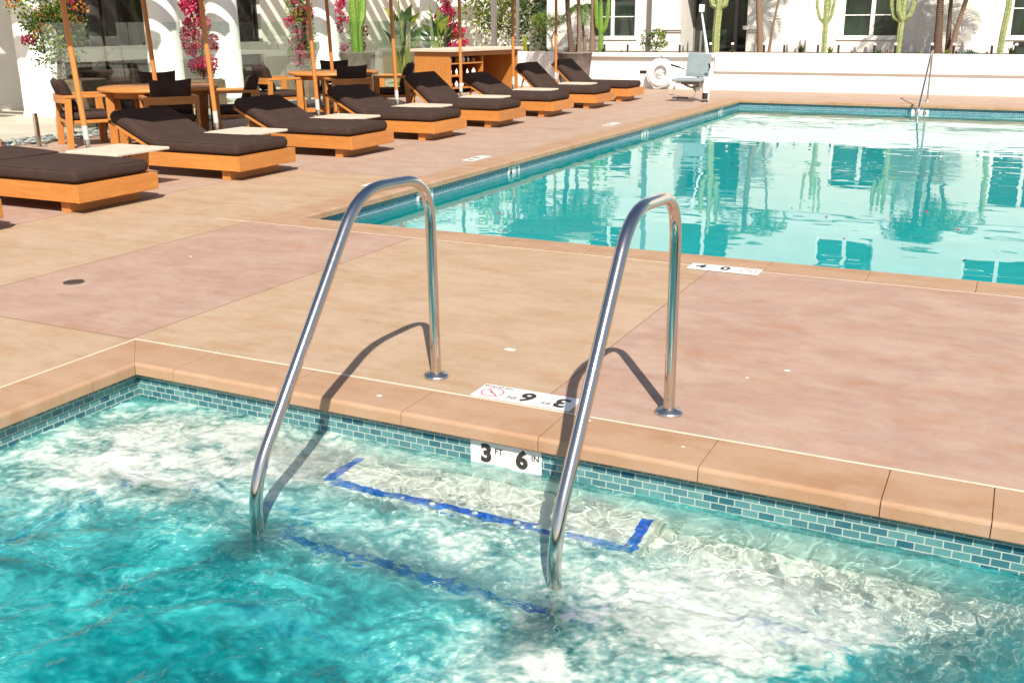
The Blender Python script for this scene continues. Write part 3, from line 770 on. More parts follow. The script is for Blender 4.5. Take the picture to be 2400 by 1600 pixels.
# deck markers along the long side of the pool
for i, (y, t1, t2, lb) in enumerate(((8.26, '4', '0', 'white depth marker tiles in the deck seen just above the left grab rail'), (10.27, '4', '0', 'white depth marker tiles in the deck beside the foot of the third lounger'), (14.6, '3', '6', 'farthest white depth marker tiles in the deck along the long pool side'))):
    root = empty('depth_marker', (-5.52, y, 0), 0, lb, 'depth marker')
    m = XY(0.07, -0.22, 0.0015, math.pi / 2); tile_row(root, m, 3)
    tx(t1, 0.075, 0.072, 0.12, bold=0.004); tx(t2, 0.228, 0.072, 0.12, bold=0.004)

# tiles on the wall faces under the coping
def face_marker(loc, rz, label, parts):
    global root, m, z
    root = empty('depth_marker', loc, rz, label, 'depth marker')
    m = Matrix.Rotation(math.pi / 2, 4, 'X')
    z = 0.0045
    for k in range(2):
        b = MB(); b.box((k * 0.155 - 0.155, -0.085, 0), (k * 0.155 - 0.0015, 0.075, 0.004), m); recv(b.build('ceramic_tile', 'sign', root))
    for t, u, v, sz, bo in parts: recv(tx(t, u, v, sz, bold=bo))
face_marker((-1.625, TY - 0.001, -0.145), 0, '3 FT 6 IN depth tiles on the spa wall between the two grab rails',
            [('3', -0.085, 0.022, 0.100, 0.005), ('FT', -0.030, 0.040, 0.034, 0.0005), ('6', 0.070, 0.022, 0.100, 0.005), ('IN', 0.128, 0.040, 0.034, 0.0005)])
face_marker((-1.60, pyf(-1.6) + 0.038, -0.145), 0, 'white depth tiles reading 6 on the far pool wall behind the thin rail', [('3', -0.088, 0.01, 0.12, 0.004), ('6', 0.070, 0.01, 0.12, 0.004)])
for y, a, b2, lb in ((8.42, '4', '0', 'white depth tiles on the pool wall just right of the left grab rail'), (10.35, '4', '0', 'white 4 0 depth tiles on the long pool wall, level with the second lounger gap'), (14.75, '3', '6', 'white depth tiles on the long pool wall by the middle loungers'), (18.9, '3', '6', 'white depth tiles on the long pool wall near the pool lift')):
    face_marker((pxl(y) - 0.038, y, -0.145), math.pi / 2, lb, [(a, -0.08, 0.01, 0.12, 0.004), (b2, 0.075, 0.01, 0.12, 0.004)])

# floor drain
root = empty('floor_drain', (-5.05, 4.16, 0), 0, 'small round dark drain grate in the pink deck bay', 'drain')
b = MB(); b.lathe([(0.062, 0.001), (0.062, 0.005), (0.053, 0.006), (0.053, 0.001)], seg=28); b.build('rim', 'drain', root)
b = MB()
for k in range(-4, 5):
    h_ = math.sqrt(max(0, 0.053 ** 2 - (k * 0.0116) ** 2)); b.box((k * 0.0116 - 0.003, -h_, 0.001), (k * 0.0116 + 0.003, h_, 0.0045))
b.build('grate', 'drain', root)
b = MB(); b.lathe([(0.0, 0.0008), (0.053, 0.0008)], seg=24); b.build('sump', 'dark_gap', root)

# pale chips on the deck
rng = random.Random(3)
for k, (x, y, s_) in enumerate(((-2.04, 4.10, 0.042), (-2.26, 3.30, 0.016), (-0.95, 3.33, 0.008), (-0.78, 4.35, 0.016), (-0.92, 4.18, 0.011), (-1.36, 3.42, 0.010), (-4.9, 5.0, 0.012))):
    b = MB(); n = 8; pts = [(x + s_ * rng.uniform(.5, 1) * math.cos(6.283 * i / n), y + 0.55 * s_ * rng.uniform(.5, 1) * math.sin(6.283 * i / n)) for i in range(n)]
    b.prism([(p[0] - x, p[1] - y) for p in pts], 0.001, 0.003)
    o = b.build('paint_chip', 'chalk'); o.location = (x, y, 0 if y > 3.46 else 0.003); tag(o, 'tiny white paint chip lying on the pale concrete deck', 'paint chip', 'white chips on the deck')

# ------------------------------------------------------------------ sun loungers
def cushion(name, parent, lx, ly, lz, mtx, rad=0.034, piping=True):
    """padded block with rounded edges, piping-tight sides and a slightly puffed top; local x runs 0..-lx"""
    bm = MB(); bm.smooth = True
    def cuts(L_, n):
        e = [0, .15, .35, .6, .85, 1.0]
        return [rad * k for k in e] + [rad + (L_ - 2 * rad) * k / n for k in range(1, n)] + [L_ - rad * k for k in e[::-1]]
    rad = min(rad, lz * 0.42)
    ax = (cuts(lx, 10), cuts(ly, 8), cuts(lz, 2)); D = (lx, ly, lz)
    idx = {}; V = []
    def vert(p):
        k = tuple(round(c, 5) for c in p)
        if k in idx: return idx[k]
        c = [min(max(p[i], rad), D[i] - rad) for i in range(3)]
        d = Vector([p[i] - c[i] for i in range(3)])
        q = Vector(c) + (d.normalized() * rad if d.length > 1e-9 else d)
        u, v_ = p[0] / lx, p[1] / ly
        if p[2] > lz * 0.5: q.z += 0.011 * (max(0, math.sin(math.pi * u)) * max(0, math.sin(math.pi * v_))) ** 0.45 + 0.003 * math.sin(11 * u + 5 * v_) * math.sin(math.pi * v_)
        bul = 0.010 * math.sin(math.pi * p[2] / lz)
        if p[0] in (0, lx): q.x += bul * (1 if p[0] else -1)
        if p[1] in (0, ly): q.y += bul * (1 if p[1] else -1)
        idx[k] = len(V); V.append((-q.x, q.y, q.z)); return idx[k]
    F = []
    for a in range(3):
        b_, c_ = (a + 1) % 3, (a + 2) % 3
        for side in (0, D[a]):
            A, B = ax[b_], ax[c_]
            for i in range(len(A) - 1):
                for j in range(len(B) - 1):
                    q = []
                    for x, y in ((A[i], B[j]), (A[i + 1], B[j]), (A[i + 1], B[j + 1]), (A[i], B[j + 1])):
                        p = [0, 0, 0]; p[a] = side; p[b_] = x; p[c_] = y; q.append(vert(p))
                    F.append(tuple(q) if side == 0 else tuple(q[::-1]))   # x mirrored, so the winding flips
    bm.add([mtx @ Vector(p) for p in V], F)
    o = bm.build(name, 'fabric', parent)
    if piping:
        e = rad * 0.30; zt = lz - e * 0.9
        loop = [(-e - rad * .3, e), (-lx / 2, e * .6), (-lx + e + rad * .3, e), (-lx + e, e + rad * .3), (-lx + e * .6, ly / 2), (-lx + e, ly - e - rad * .3), (-lx + e + rad * .3, ly - e), (-lx / 2, ly - e * .6), (-e - rad * .3, ly - e), (-e, ly - e - rad * .3), (-e * .6, ly / 2), (-e, e + rad * .3), (-e - rad * .3, e)]
        pb = MB(); pb.tube([mtx @ Vector((x, y, zt)) for x, y in loop], 0.0045, 6); pb.build('piping', 'fabric', o)
    return o
# denser sampling near the edges for a clean rounded rim
def lounger(loc, ang, label):
    root = empty('sun_lounger', loc, 0, label, 'sun lounger', 'teak sun loungers in a row beside the pool')
    W = 0.885
    b = MB()
    t = 0.032
    b.box((-t, 0, 0.10), (0, W, 0.245)); b.build('foot_board', 'teak_y', root, 0.003)
    b = MB(); b.box((-1.95, 0, 0.102), (-t - 0.001, t, 0.245)); b.box((-1.95, W - t, 0.102), (-t - 0.001, W, 0.245)); b.build('side_board', 'teak', root, 0.003)
    b = MB(); b.box((-1.985, 0, 0.101), (-1.951, W, 0.245)); b.build('head_board', 'teak_y', root, 0.003)
    b = MB()
    for k in range(12): b.box((-0.034 - 0.098 * k - 0.090, t + 0.002, 0.222), (-0.034 - 0.098 * k, W - t - 0.002, 0.2415))
    b.build('slat_deck', 'teak_y', root)
    b = MB(); b.box((-0.29, 0.06, 0.0), (-0.19, W - 0.06, 0.102)); b.build('leg', 'teak_y', root, 0.003)
    b = MB(); b.box((-1.85, 0.06, 0.0), (-1.75, W - 0.06, 0.102)); b.build('leg', 'teak_y', root, 0.003)
    hx, hz = -1.17, 0.262
    mt = Matrix.Translation((hx, 0, hz)) @ Matrix.Rotation(ang, 4, 'Y')
    b = MB()
    for y in (0.05, W - 0.09): b.box((-0.66, y, -0.030), (0.0, y + 0.04, 0.0), mt)
    b.box((-0.66, 0.05, -0.027), (-0.62, W - 0.05, -0.002), mt)
    for k in range(7): b.box((-0.585 + 0.078 * k, 0.093, -0.018), (-0.585 + 0.078 * k + 0.06, W - 0.093, -0.004), mt)
    b.build('backrest_frame', 'teak', root, 0.002)
    p = mt @ Vector((-0.42, 0, -0.03)); b = MB()
    for y in (0.14, W - 0.14): b.bar((p.x, y, p.z), (p.x - 0.10, y, 0.205), 0.025, 0.025)
    b.build('support_strut', 'teak_z', root)
    cushion('seat_cushion', root, 1.115, 0.80, 0.118, Matrix.Translation((-0.062, 0.042, 0.246)))
    cushion('back_cushion', root, 0.665, 0.80, 0.118, mt @ Matrix.Translation((0.02, 0.042, 0.003)))
    return root
lY = [4.22, 5.78, 7.755, 9.68, 11.56, 13.42, 15.28, 17.08, 18.83]
lA = [27, 2, 25, 25, 28, 40, 29, 42, 42]
lX = [-6.86, -6.82, -6.83, -6.83, -6.84, -6.82, -6.80, -6.74, -6.77]
lL = ['teak lounger cut off by the left photo edge, only its foot corner showing', 'teak lounger with brown cushion nearest the camera whose backrest is out of the photo',
      'teak lounger with raised brown backrest in front of the nearest round table', 'teak lounger level with the gap between the two round dining tables',
      'teak lounger in front of the farther round table, shade across the top of its backrest', 'steeply raised teak lounger in front of the left end of the wooden bar counter',
      'teak lounger with low backrest in front of the open side of the bar counter', 'teak lounger with steep backrest, second from the white wall',
      'farthest teak lounger of the row, in front of the white wall and life ring']
for x, y, a, lb in zip(lX, lY, lA, lL): lounger((x, y, 0), R(a), lb)

# ------------------------------------------------------------------ side tables and umbrellas in the gaps
def side_table(loc, label):
    root = empty('side_table', loc, 0, label, 'side table', 'small stone topped tables between the loungers')
    b = MB(); b.box((-0.33, -0.33, 0.345), (0.33, 0.33, 0.372)); b.build('table_top', 'stone_top', root, 0.006)
    b = MB(); b.box((-0.26, -0.10, 0.318), (0.26, 0.10, 0.344)); b.build('apron', 'teak', root, 0.003)
    for x in (-0.22, 0.22):
        b = MB(); b.prism([(-0.10, 0), (0.10, 0), (0.15, 0.344), (-0.15, 0.344)], -0.02, 0.02, Matrix.Translation((x, 0, 0)) @ Matrix(((0, 0, 1, 0), (1, 0, 0, 0), (0, 1, 0, 0), (0, 0, 0, 1)))); b.build('leg', 'teak_z', root, 0.003)
    return root
def umbrella(loc, H, rad, lean, label, nseg=8, base=True, r=0.026, zs=0.40, rot=0.39, drop=0.32, group='market umbrellas between the loungers'):
    root = empty('umbrella', loc, 0, label, 'umbrella', group)
    lx, ly = lean
    at = lambda z_: (lx * z_, ly * z_, z_)
    if base:
        b = MB(); b.lathe([(0, 0.05), (0.05, 0.05), (0.24, 0.035), (0.25, 0.02), (0.25, 0.0)], seg=32); b.build('base_plate', 'bronze', root)
    b = MB(); b.tube([at(0.03), at(zs)], r * 0.72, 16); b.tube([at(zs - 0.02), at(zs + 0.02)], r * 1.12, 16); b.build('steel_stem', 'steel_r', root)
    b = MB(); b.tube([at(zs + 0.02), at(zs + 0.15)], r * 1.06, 16); b.build('sleeve', 'sleeve', root)
    b = MB(); b.tube([at(zs + 0.15), at((zs + H) / 2), at(H - 0.02)], r, 18); b.build('pole', 'pole', root)
    top = Vector(at(H)); rim = [top + Vector((rad * math.cos(rot + 6.2832 * k / nseg), rad * math.sin(rot + 6.2832 * k / nseg), -drop)) for k in range(nseg)]
    b = MB(); n = nseg
    ring = lambda f_, dz: [top + (p - top) * f_ + Vector((0, 0, dz)) for p in rim]
    v = [top + Vector((0, 0, 0.02))] + ring(0.5, 0.01) + ring(1, 0) + ring(1.0, -0.10)
    v2 = [p - Vector((0, 0, 0.006)) for p in v]
    f = []
    for k in range(n):
        j = (k + 1) % n
        f += [(0, 1 + k, 1 + j), (1 + k, 1 + n + k, 1 + n + j, 1 + j), (1 + n + k, 1 + 2 * n + k, 1 + 2 * n + j, 1 + n + j)]
    b.add(v, f); b.add(v2, [q[::-1] for q in f]); b.build('canopy', 'canvas', root)
    for k in range(n):
        b = MB(); b.tube([top - Vector((0, 0, 0.03)), rim[k] - Vector((0, 0, 0.02))], 0.009, 6); b.build('rib', 'pole', root)
    return root
gl = ['beside the nearest lounger', 'between the second and third loungers', 'between the third and fourth loungers', 'left of the steep lounger by the bar', 'behind the low lounger by the bar', 'behind the second lounger from the white wall', 'beside the farthest lounger by the grey planter']
pn = ['nearest slim teak umbrella pole, crossing the front dining chair', 'teak umbrella pole in front of the first magenta vine', 'teak umbrella pole in front of the farther dining table', 'teak umbrella pole just left of the bar counter', 'teak umbrella pole in front of the middle of the bar counter', 'teak umbrella pole at the right end of the bar counter', 'teak umbrella pole in front of the large grey planter']
lean = [-0.060, -0.040, -0.038, -0.028, 0.004, 0.004, 0.002]
gY = [7.03, 8.84, 10.72, 12.60, 14.50, 16.40, 18.25]
for k, y in enumerate(gY):
    side_table((-7.66, y - 0.005, 0), 'pale stone side table with teak legs ' + gl[k])
    umbrella((-8.065 - lean[k] * 0.36, y, 0), 2.55, 0.99, (lean[k], 0.0), pn[k], zs=0.42)

# ------------------------------------------------------------------ dining sets
def rot_z(a, x, y): return (x * math.cos(a) - y * math.sin(a), x * math.sin(a) + y * math.cos(a))
def dining_table(loc, label, rot):
    root = empty('dining_table', loc, rot, label, 'dining table', 'round teak dining tables')
    b = MB(); b.lathe([(0.0, 0.72), (0.745, 0.72), (0.758, 0.712), (0.76, 0.68), (0.752, 0.672), (0.70, 0.67)], seg=64)
    b.build('table_top', 'teak', root)
    b = MB(); b.lathe([(0.70, 0.671), (0.64, 0.665), (0.64, 0.60), (0.60, 0.60), (0.60, 0.671)], seg=48); b.build('apron', 'teak', root)
    for k in range(4):
        a = math.pi / 4 + k * math.pi / 2; m_ = Matrix.Rotation(a, 4, 'Z')
        b = MB(); b.prism([(0.50, 0), (0.62, 0), (0.66, 0.66), (0.54, 0.66)], -0.05, 0.05, m_ @ Matrix(((1, 0, 0, 0), (0, 0, -1, 0), (0, 1, 0, 0), (0, 0, 0, 1)))); b.build('leg', 'teak_z', root, 0.004)
        b = MB(); b.box((0.06, -0.03, 0.06), (0.50, 0.03, 0.13), m_); b.build('stretcher', 'teak', root, 0.003)
    return root
def dining_chair(loc, rz, label, pillow=True):
    """seat faces +x locally, backrest at -x"""
    root = empty('dining_chair', loc, rz, label, 'dining chair', 'teak armchairs with brown cushions round the tables')
    w = 0.30
    for s_ in (-1, 1):
        b = MB(); b.box((0.20, s_ * w - 0.022 * 1, 0), (0.30, s_ * w + 0.022, 0.615)); b.build('leg', 'teak_z', root, 0.006)
        b = MB(); b.prism([(-0.33, 0), (-0.25, 0), (-0.21, 0.62), (-0.29, 0.62)], s_ * w - 0.022, s_ * w + 0.022, Matrix(((1, 0, 0, 0), (0, 0, 1, 0), (0, 1, 0, 0), (0, 0, 0, 1)))); b.build('leg', 'teak_z', root, 0.006)
        b = MB(); b.box((-0.29, s_ * w - 0.030, 0.617), (0.305, s_ * w + 0.030, 0.655)); b.build('armrest', 'teak', root, 0.008)
    b = MB()   # curved back rail
    n = 8
    for k in range(n):
        y0, y1 = -w - 0.025 + (2 * w + 0.05) * k / n, -w - 0.025 + (2 * w + 0.05) * (k + 1) / n
        c = lambda y: -0.30 - 0.05 * (1 - (y / (w + 0.03)) ** 2)
        b.add([(c(y0), y0, .56), (c(y1), y1, .56), (c(y1) + .03, y1, .56), (c(y0) + .03, y0, .56), (c(y0), y0, .655), (c(y1), y1, .655), (c(y1) + .03, y1, .655), (c(y0) + .03, y0, .655)],
              [(0, 1, 2, 3), (7, 6, 5, 4), (0, 4, 5, 1), (3, 2, 6, 7)] + ([(0, 3, 7, 4)] if k == 0 else []) + ([(1, 5, 6, 2)] if k == n - 1 else []))
    b.build('back_rail', 'teak_y', root)
    b = MB(); b.box((-0.28, -w + 0.023, 0.30), (0.27, w - 0.023, 0.34)); b.build('seat_frame', 'teak', root, 0.004)
    cushion('seat_cushion', root, 0.56, 0.53, 0.095, Matrix.Translation((0.29, -0.265, 0.342)), 0.03, False)
    if pillow:
        b = MB(); b.smooth = True; nx, ny = 12, 10; v = []; f = []
        for sd in (1, -1):
            for i in range(nx + 1):
                for j in range(ny + 1):
                    u, t = i / nx * 2 - 1, j / ny * 2 - 1
                    th = 0.075 * max(0, (1 - u ** 6) * (1 - t ** 6)) ** 0.45
                    y = u * 0.255 * (1 - 0.06 * (1 - t * t)); z_ = 0.435 + (t + 1) * 0.215 - 0.022 * (1 - u * u) * t
                    x = -0.16 - 0.14 * (t + 1) / 2 + sd * th
                    v.append((x, y, z_))
        st_ = (nx + 1) * (ny + 1)
        for i in range(nx):
            for j in range(ny):
                a = i * (ny + 1) + j; q = (a, a + ny + 1, a + ny + 2, a + 1)
                f.append(q); f.append(tuple(st_ + k for k in q[::-1]))
        b.add(v, f); b.build('back_cushion', 'fabric', root)
    return root
T1, T2 = (-10.27, 10.22), (-10.50, 14.45)
dining_table((*T1, 0), 'nearest round teak dining table, between two umbrella poles', 0.35)
dining_table((*T2, 0), 'farther round teak dining table beside the bar counter', 0.1)
umbrella((T1[0] - 0.02, T1[1] + 0.02, 0), 2.7, 1.45, (-0.05, 0), 'thick teak umbrella pole rising through the nearest round table', r=0.03, zs=0.3, group='large umbrellas through the dining tables')
umbrella((T2[0], T2[1], 0), 2.7, 1.45, (-0.03, 0), 'teak umbrella pole rising through the farther round table', r=0.03, zs=0.3, group='large umbrellas through the dining tables')
def chair_at(tb, ang, dist, label, dr=0.0):
    x, y = tb[0] + dist * math.cos(ang), tb[1] + dist * math.sin(ang)
    dining_chair((x, y, 0), ang + math.pi + dr, label)
chair_at(T1, R(-130), 0.93, 'teak armchair crossed by the nearest umbrella pole, left of the nearest round table', R(10))
chair_at(T1, R(-38), 0.90, 'teak armchair seen from behind at the pool side of the nearest round table')
chair_at(T1, R(45), 0.95, 'teak armchair in shade at the right side of the nearest round table')
chair_at(T1, R(135), 0.95, 'teak armchair on the far side of the nearest round table')
chair_at(T2, R(-125), 0.98, 'sunlit teak armchair on the near left side of the farther round table', R(8))
chair_at(T2, R(-40), 0.92, 'teak armchair seen from behind at the pool side of the farther round table')
chair_at(T2, R(25), 1.02, 'teak armchair in shade at the right of the farther round table, beside the bar')
chair_at(T2, R(125), 0.98, 'teak armchair on the far side of the farther round table')
dining_chair((-11.35, 8.15, 0), R(60), 'teak chair cut off by the left photo edge near the steel fence post', False)

# ------------------------------------------------------------------ bar counter
root = empty('bar_counter', (-11.61, 19.58, 0), -0.19, 'teak bar counter with pale stone top and open shelves of bottles', 'bar counter')
LB, DB, HB = 2.45, 1.05, 0.885
b = MB(); b.box((-0.55, -0.08, HB), (0.62, LB + 0.08, HB + 0.06)); b.build('counter_top', 'stone_top', root, 0.006)
b = MB(); b.box((-0.50, 0, 0), (0.52, 0.05, HB - 0.002)); b.build('end_panel', 'teak_z', root, 0.003)
b = MB(); b.box((-0.50, LB - 0.05, 0), (0.52, LB, HB - 0.002)); b.build('end_panel', 'teak_z', root, 0.003)
b = MB(); b.box((-0.50, 0.052, 0.0), (-0.46, LB - 0.052, HB - 0.002)); b.build('back_panel', 'teak_z', root)
b = MB(); b.box((-0.455, 1.21, 0), (0.44, 1.25, HB - 0.002)); b.build('divider', 'teak_z', root)
b = MB(); b.box((0.44, 0.052, HB - 0.10), (0.50, LB - 0.052, HB - 0.004)); b.build('top_rail', 'teak_y', root, 0.002)
for z_ in (0.10, 0.36, 0.62):
    b = MB(); b.box((-0.455, 0.053, z_), (0.46, 1.205, z_ + 0.03)); b.build('shelf', 'teak', root)
rng = random.Random(11)
for i, z_ in enumerate((0.131, 0.391, 0.651)):
    for k in range(5):
        y = 0.18 + k * 0.20 + rng.uniform(-.03, .03); h_ = rng.uniform(0.10, 0.165); r_ = rng.uniform(0.025, 0.05)
        b = MB(); b.lathe([(0, 0), (r_, 0), (r_, h_ * 0.6), (r_ * 0.4, h_ * 0.75), (r_ * 0.4, h_), (0, h_)], seg=14)
        o = b.build('bottle' if k % 2 else 'folded_stack', 'plastic_white' if (k + i) % 3 else 'pole'); o.location = (-11.61 + 0.38 * math.cos(.19) + y * math.sin(.19), 19.58 - 0.38 * math.sin(.19) + y * math.cos(.19), z_)
        o.name = 'bottle'; tag(o, 'small pale bottle standing on an open shelf of the bar counter', 'bottle', 'bottles on the bar shelves')
for x, y in ((-12.13, 23.6), (-11.47, 23.6)):
    b = MB(); wd = 0.06 if x < -12 else 0.035; b.box((-wd, -wd, 0), (wd, wd, 3.4)); b.box((-wd - .03, -wd - .03, 0), (wd + .03, wd + .03, 0.02))
    o = b.build('post', 'grey_post', None, 0.004); o.location = (x, y, 0)
    tag(o, 'thick grey steel post rising behind the bar' if x < -12 else 'slim grey steel post between the bar and the shrubs', 'post')

# ------------------------------------------------------------------ glass fence and pebbles
FX = -11.95
edges = [9.92, 11.43, 12.95, 14.47, 15.90, 17.40, 18.90, 20.40, 21.9]
for k in range(8):
    root = empty('glass_fence_panel', (FX - (0.55 if k > 5 else 0), edges[k], 0), 0, ['glass fence panel at the left with a free edge beside the wall', 'glass fence panel behind the nearest round table', 'glass fence panel in front of the first magenta vine and column', 'glass fence panel in front of the dark storefront pane', 'glass fence panel before the second magenta vine', 'glass fence panel in front of the third column and potted cactus', 'glass fence panel just left of the bar counter', 'glass fence panel hidden behind the bar counter'][k], 'glass fence', 'frameless glass fence panels')
    d = edges[k + 1] - edges[k] - 0.02
    b = MB(); b.box((-0.006, 0, 0.09), (0.006, d, 1.53)); b.build('glass_pane', 'fence_glass', root)
    for y in (0.25, d - 0.25):
        b = MB(); b.box((-0.025, y - 0.025, 0.0), (0.025, y + 0.025, 0.17)); b.box((-0.05, y - 0.05, 0), (0.05, y + 0.05, 0.012)); b.build('spigot', 'steel_r', root, 0.003)
root = empty('fence_post', (-11.36, 9.13, 0), 0, 'short steel fence spigot standing alone at the left of the deck', 'post')
b = MB(); b.box((-0.024, -0.024, 0.0), (0.024, 0.024, 0.42)); b.build('stem', 'steel_r', root, 0.004)
b = MB(); b.box((-0.085, -0.06, 0.0), (0.085, 0.06, 0.015)); b.build('foot_plate', 'steel_r', root, 0.003)
root = empty('gate_post', (-11.80, 14.6, 0), 0, 'slender steel post with a flat cap beside the glass fence', 'post')
rng = random.Random(5); b = MB(); b.smooth = True
for k in range(2600):
    x = rng.uniform(-11.95 - 0.22, -11.62) ; y = rng.uniform(7.5, 21); r_ = rng.uniform(0.018, 0.045)
    mt = Matrix.Translation((x, y, r_ * 0.35 + rng.uniform(0, .02))) @ Matrix.Rotation(rng.uniform(0, 3.1), 4, 'Z') @ Matrix.Diagonal((r_ * rng.uniform(1, 1.5), r_, r_ * 0.6, 1))
    v = [(1, 0, 0), (0, 1, 0), (-1, 0, 0), (0, -1, 0), (0, 0, 1), (.7, .7, .45), (-.7, .7, .45), (-.7, -.7, .45), (.7, -.7, .45)]
    b.add([mt @ Vector(p) for p in v], [(0, 5, 4, 8), (1, 6, 4, 5), (2, 7, 4, 6), (3, 8, 4, 7), (0, 1, 5), (1, 2, 6), (2, 3, 7), (3, 0, 8)])
tag(b.build('pebble_strip', 'pebble'), 'strip of green grey river pebbles along the foot of the glass fence', 'pebbles', kind='stuff')
bpy.data.objects.remove(root)

# ------------------------------------------------------------------ white planter wall behind the pool
root = empty('planter_wall', (-9.4, 22.8, 0), 0, 'long low white stucco planter wall behind the pool with a shadow groove', 'wall')
WX = 16.0
b = MB()
pr = [(0.06, 0.0), (0.06, 0.385), (0.05, 0.40), (0.0, 0.41), (0, 0.77), (0.02, 0.80), (0.30, 0.80), (0.30, 0.0)]
b.add([(3.2, y, z) for y, z in pr] + [(WX, y, z) for y, z in pr], [(k, (k + 1) % 8, 8 + (k + 1) % 8, 8 + k) for k in range(8)] + [tuple(range(8))[::-1], tuple(range(8, 16))])
b.build('grooved_wall', 'white', root)
b = MB(); b.box((0, 0.06, 0), (3.2, 0.36, 0.665)); b.box((-2.6, 0.06, 0), (0, 0.30, 0.80)); b.build('plain_wall', 'white', root)
b = MB(); b.box((0, 0.02, 0.667), (3.198, 0.36, 0.70)); b.box((0, -0.03, 0.702), (3.198, 0.40, 0.79)); b.build('coping_ledge', 'white_trim', root, 0.006)
b = MB(); b.box((1.43, 0.046, 0.335), (1.63, 0.062, 0.40)); b.build('vent_grille', 'bronze', root, 0.002)
b = MB(); b.box((-0.5 - 2.6 - 9.4, 0.31 + 22.8, 0.60), (12, 25.19, 0.765)); struct(b.build('planting_bed', 'soil'))

# ------------------------------------------------------------------ hotel building behind
def facade(b, x0, x1, z0, z1, y, holes, depth=0.22):
    xs = sorted({x0, x1} | {h for q in holes for h in q[:2]}); zs = sorted({z0, z1} | {h for q in holes for h in q[2:4]})
    for i in range(len(xs) - 1):
        for j in range(len(zs) - 1):
            cx, cz = (xs[i] + xs[i + 1]) / 2, (zs[j] + zs[j + 1]) / 2
            if any(q[0] < cx < q[1] and q[2] < cz < q[3] for q in holes): continue
            b.add([(xs[i], y, zs[j]), (xs[i + 1], y, zs[j]), (xs[i + 1], y, zs[j + 1]), (xs[i], y, zs[j + 1])], [(0, 1, 2, 3)])
    for a, c, d, e in [q[:4] for q in holes]:
        p = [(a, d), (c, d), (c, e), (a, e)]
        for k in range(4):
            q, r_ = p[k], p[(k + 1) % 4]
            b.add([(q[0], y, q[1]), (q[0], y + depth, q[1]), (r_[0], y + depth, r_[1]), (r_[0], y, r_[1])], [(0, 1, 2, 3)])
def window(root, x0, x1, z0, z1, y, n=2, sash=0.5, door=False, fm='white_trim'):
    b = MB(); fr = 0.05
    b.box((x0, y, z0), (x0 + fr, y + 0.06, z1)); b.box((x1 - fr, y, z0), (x1, y + 0.06, z1)); b.box((x0 + fr, y, z1 - fr), (x1 - fr, y + 0.06, z1)); b.box((x0 + fr, y, z0), (x1 - fr, y + 0.06, z0 + fr))
    w_ = (x1 - x0) / n
    for k in range(1, n): b.box((x0 + k * w_ - 0.045, y - 0.004, z0 + fr), (x0 + k * w_ + 0.045, y + 0.05, z1 - fr))
    f = b.build('window', fm, root, 0.003)
    for k in range(n):
        a, c = x0 + k * w_ + 0.03, x0 + (k + 1) * w_ - 0.03
        g_ = MB(); g_.add([(a, y + 0.035, z0 + 0.03), (c, y + 0.035, z0 + 0.03), (c, y + 0.035, z1 - 0.03), (a, y + 0.035, z1 - 0.03)], [(0, 1, 2, 3)]); g_.build('pane', 'pane', f)
    if sash:
        g_ = MB()
        for k in range(n): g_.box((x0 + k * w_ + 0.045, y + 0.02, z0 + (z1 - z0) * sash - 0.012), (x0 + (k + 1) * w_ - 0.045, y + 0.045, z0 + (z1 - z0) * sash + 0.012))
        g_.build('glazing_bar', fm, f)
    return f
hotel = empty('hotel_building', (-2, 25.2, 0.6), 0, 'white two storey stucco building with dark windows behind the planter', 'building')
def rel(b): b.v = [(x + 2, y - 25.2, z - 0.6) for x, y, z in b.v]; return b
HY = 25.2; HL = 25.65; HT = 6.2
b = MB()
holesR = [(-3.93, -2.60, 1.08, 2.08), (-0.42, 0.95, 1.08, 2.30), (3.0, 4.4, 1.08, 2.2), (-4.10, -2.75, 3.45, 4.35), (-0.75, 0.75, 3.45, 4.35), (3.0, 4.4, 3.45, 4.35)]
facade(b, -6.12, 8.0, 0.6, HT, HY, holesR)
facade(b, -8.52, -7.78, 0.6, HT, HY, [])
facade(b, -7.78, -6.12, 2.62, HT, HY, [(-7.68, -6.25, 3.12, 4.30)])
facade(b, -11.6, -8.52, 0.6, HT, HL, [(-10.42, -9.12, 1.07, 2.12), (-10.42, -9.12, 3.45, 4.35)])
for x, ya, yb in ((-7.78, HY, HY + 1.25), (-8.52, HL, HY), (-11.6, HL + 1.5, HL)): b.add([(x, ya, 0.6), (x, yb, 0.6), (x, yb, HT if x != -7.78 else 2.62), (x, ya, HT if x != -7.78 else 2.62)], [(0, 1, 2, 3)])
b.add([(-6.12, HY, 0.6), (-6.12, HY + 1.25, 0.6), (-6.12, HY + 1.25, 2.62), (-6.12, HY, 2.62)], [(0, 3, 2, 1)])
b.add([(-7.78, HY, 2.62), (-6.12, HY, 2.62), (-6.12, HY + 1.25, 2.62), (-7.78, HY + 1.25, 2.62)], [(0, 1, 2, 3)])
rel(b).build('wall', 'white2', hotel)
b = MB(); b.box((-11.8, 24.9, HT), (8.2, 32, HT + 0.25)); rel(b); b.build('roof', 'white_trim', hotel, 0.02)
b = MB(); b.box((-11.55, HL - 0.06, 2.82), (-8.53, HL - 0.002, 3.02)); b.box((-8.58, HY - 0.07, 2.82), (8.0, HY - 0.002, 3.02)); rel(b).build('string_course', 'white_trim', hotel, 0.01)
for x0, x1 in ((-8.20, -7.72), (-6.20, -5.80)):
    b = MB(); b.box((x0, HY - 0.075, 1.27), (x1, HY - 0.003, 1.36)); b.box((x0 + 0.1, HY - 0.04, 1.22), (x1 - 0.04, HY - 0.0031, 1.268)); rel(b).build('ledge', 'white_trim', hotel, 0.006)
def wrel(*a, **k):
    f = window(None, *a, **k)
    f.parent = hotel; f.location = (2, -25.2, -0.6); return f
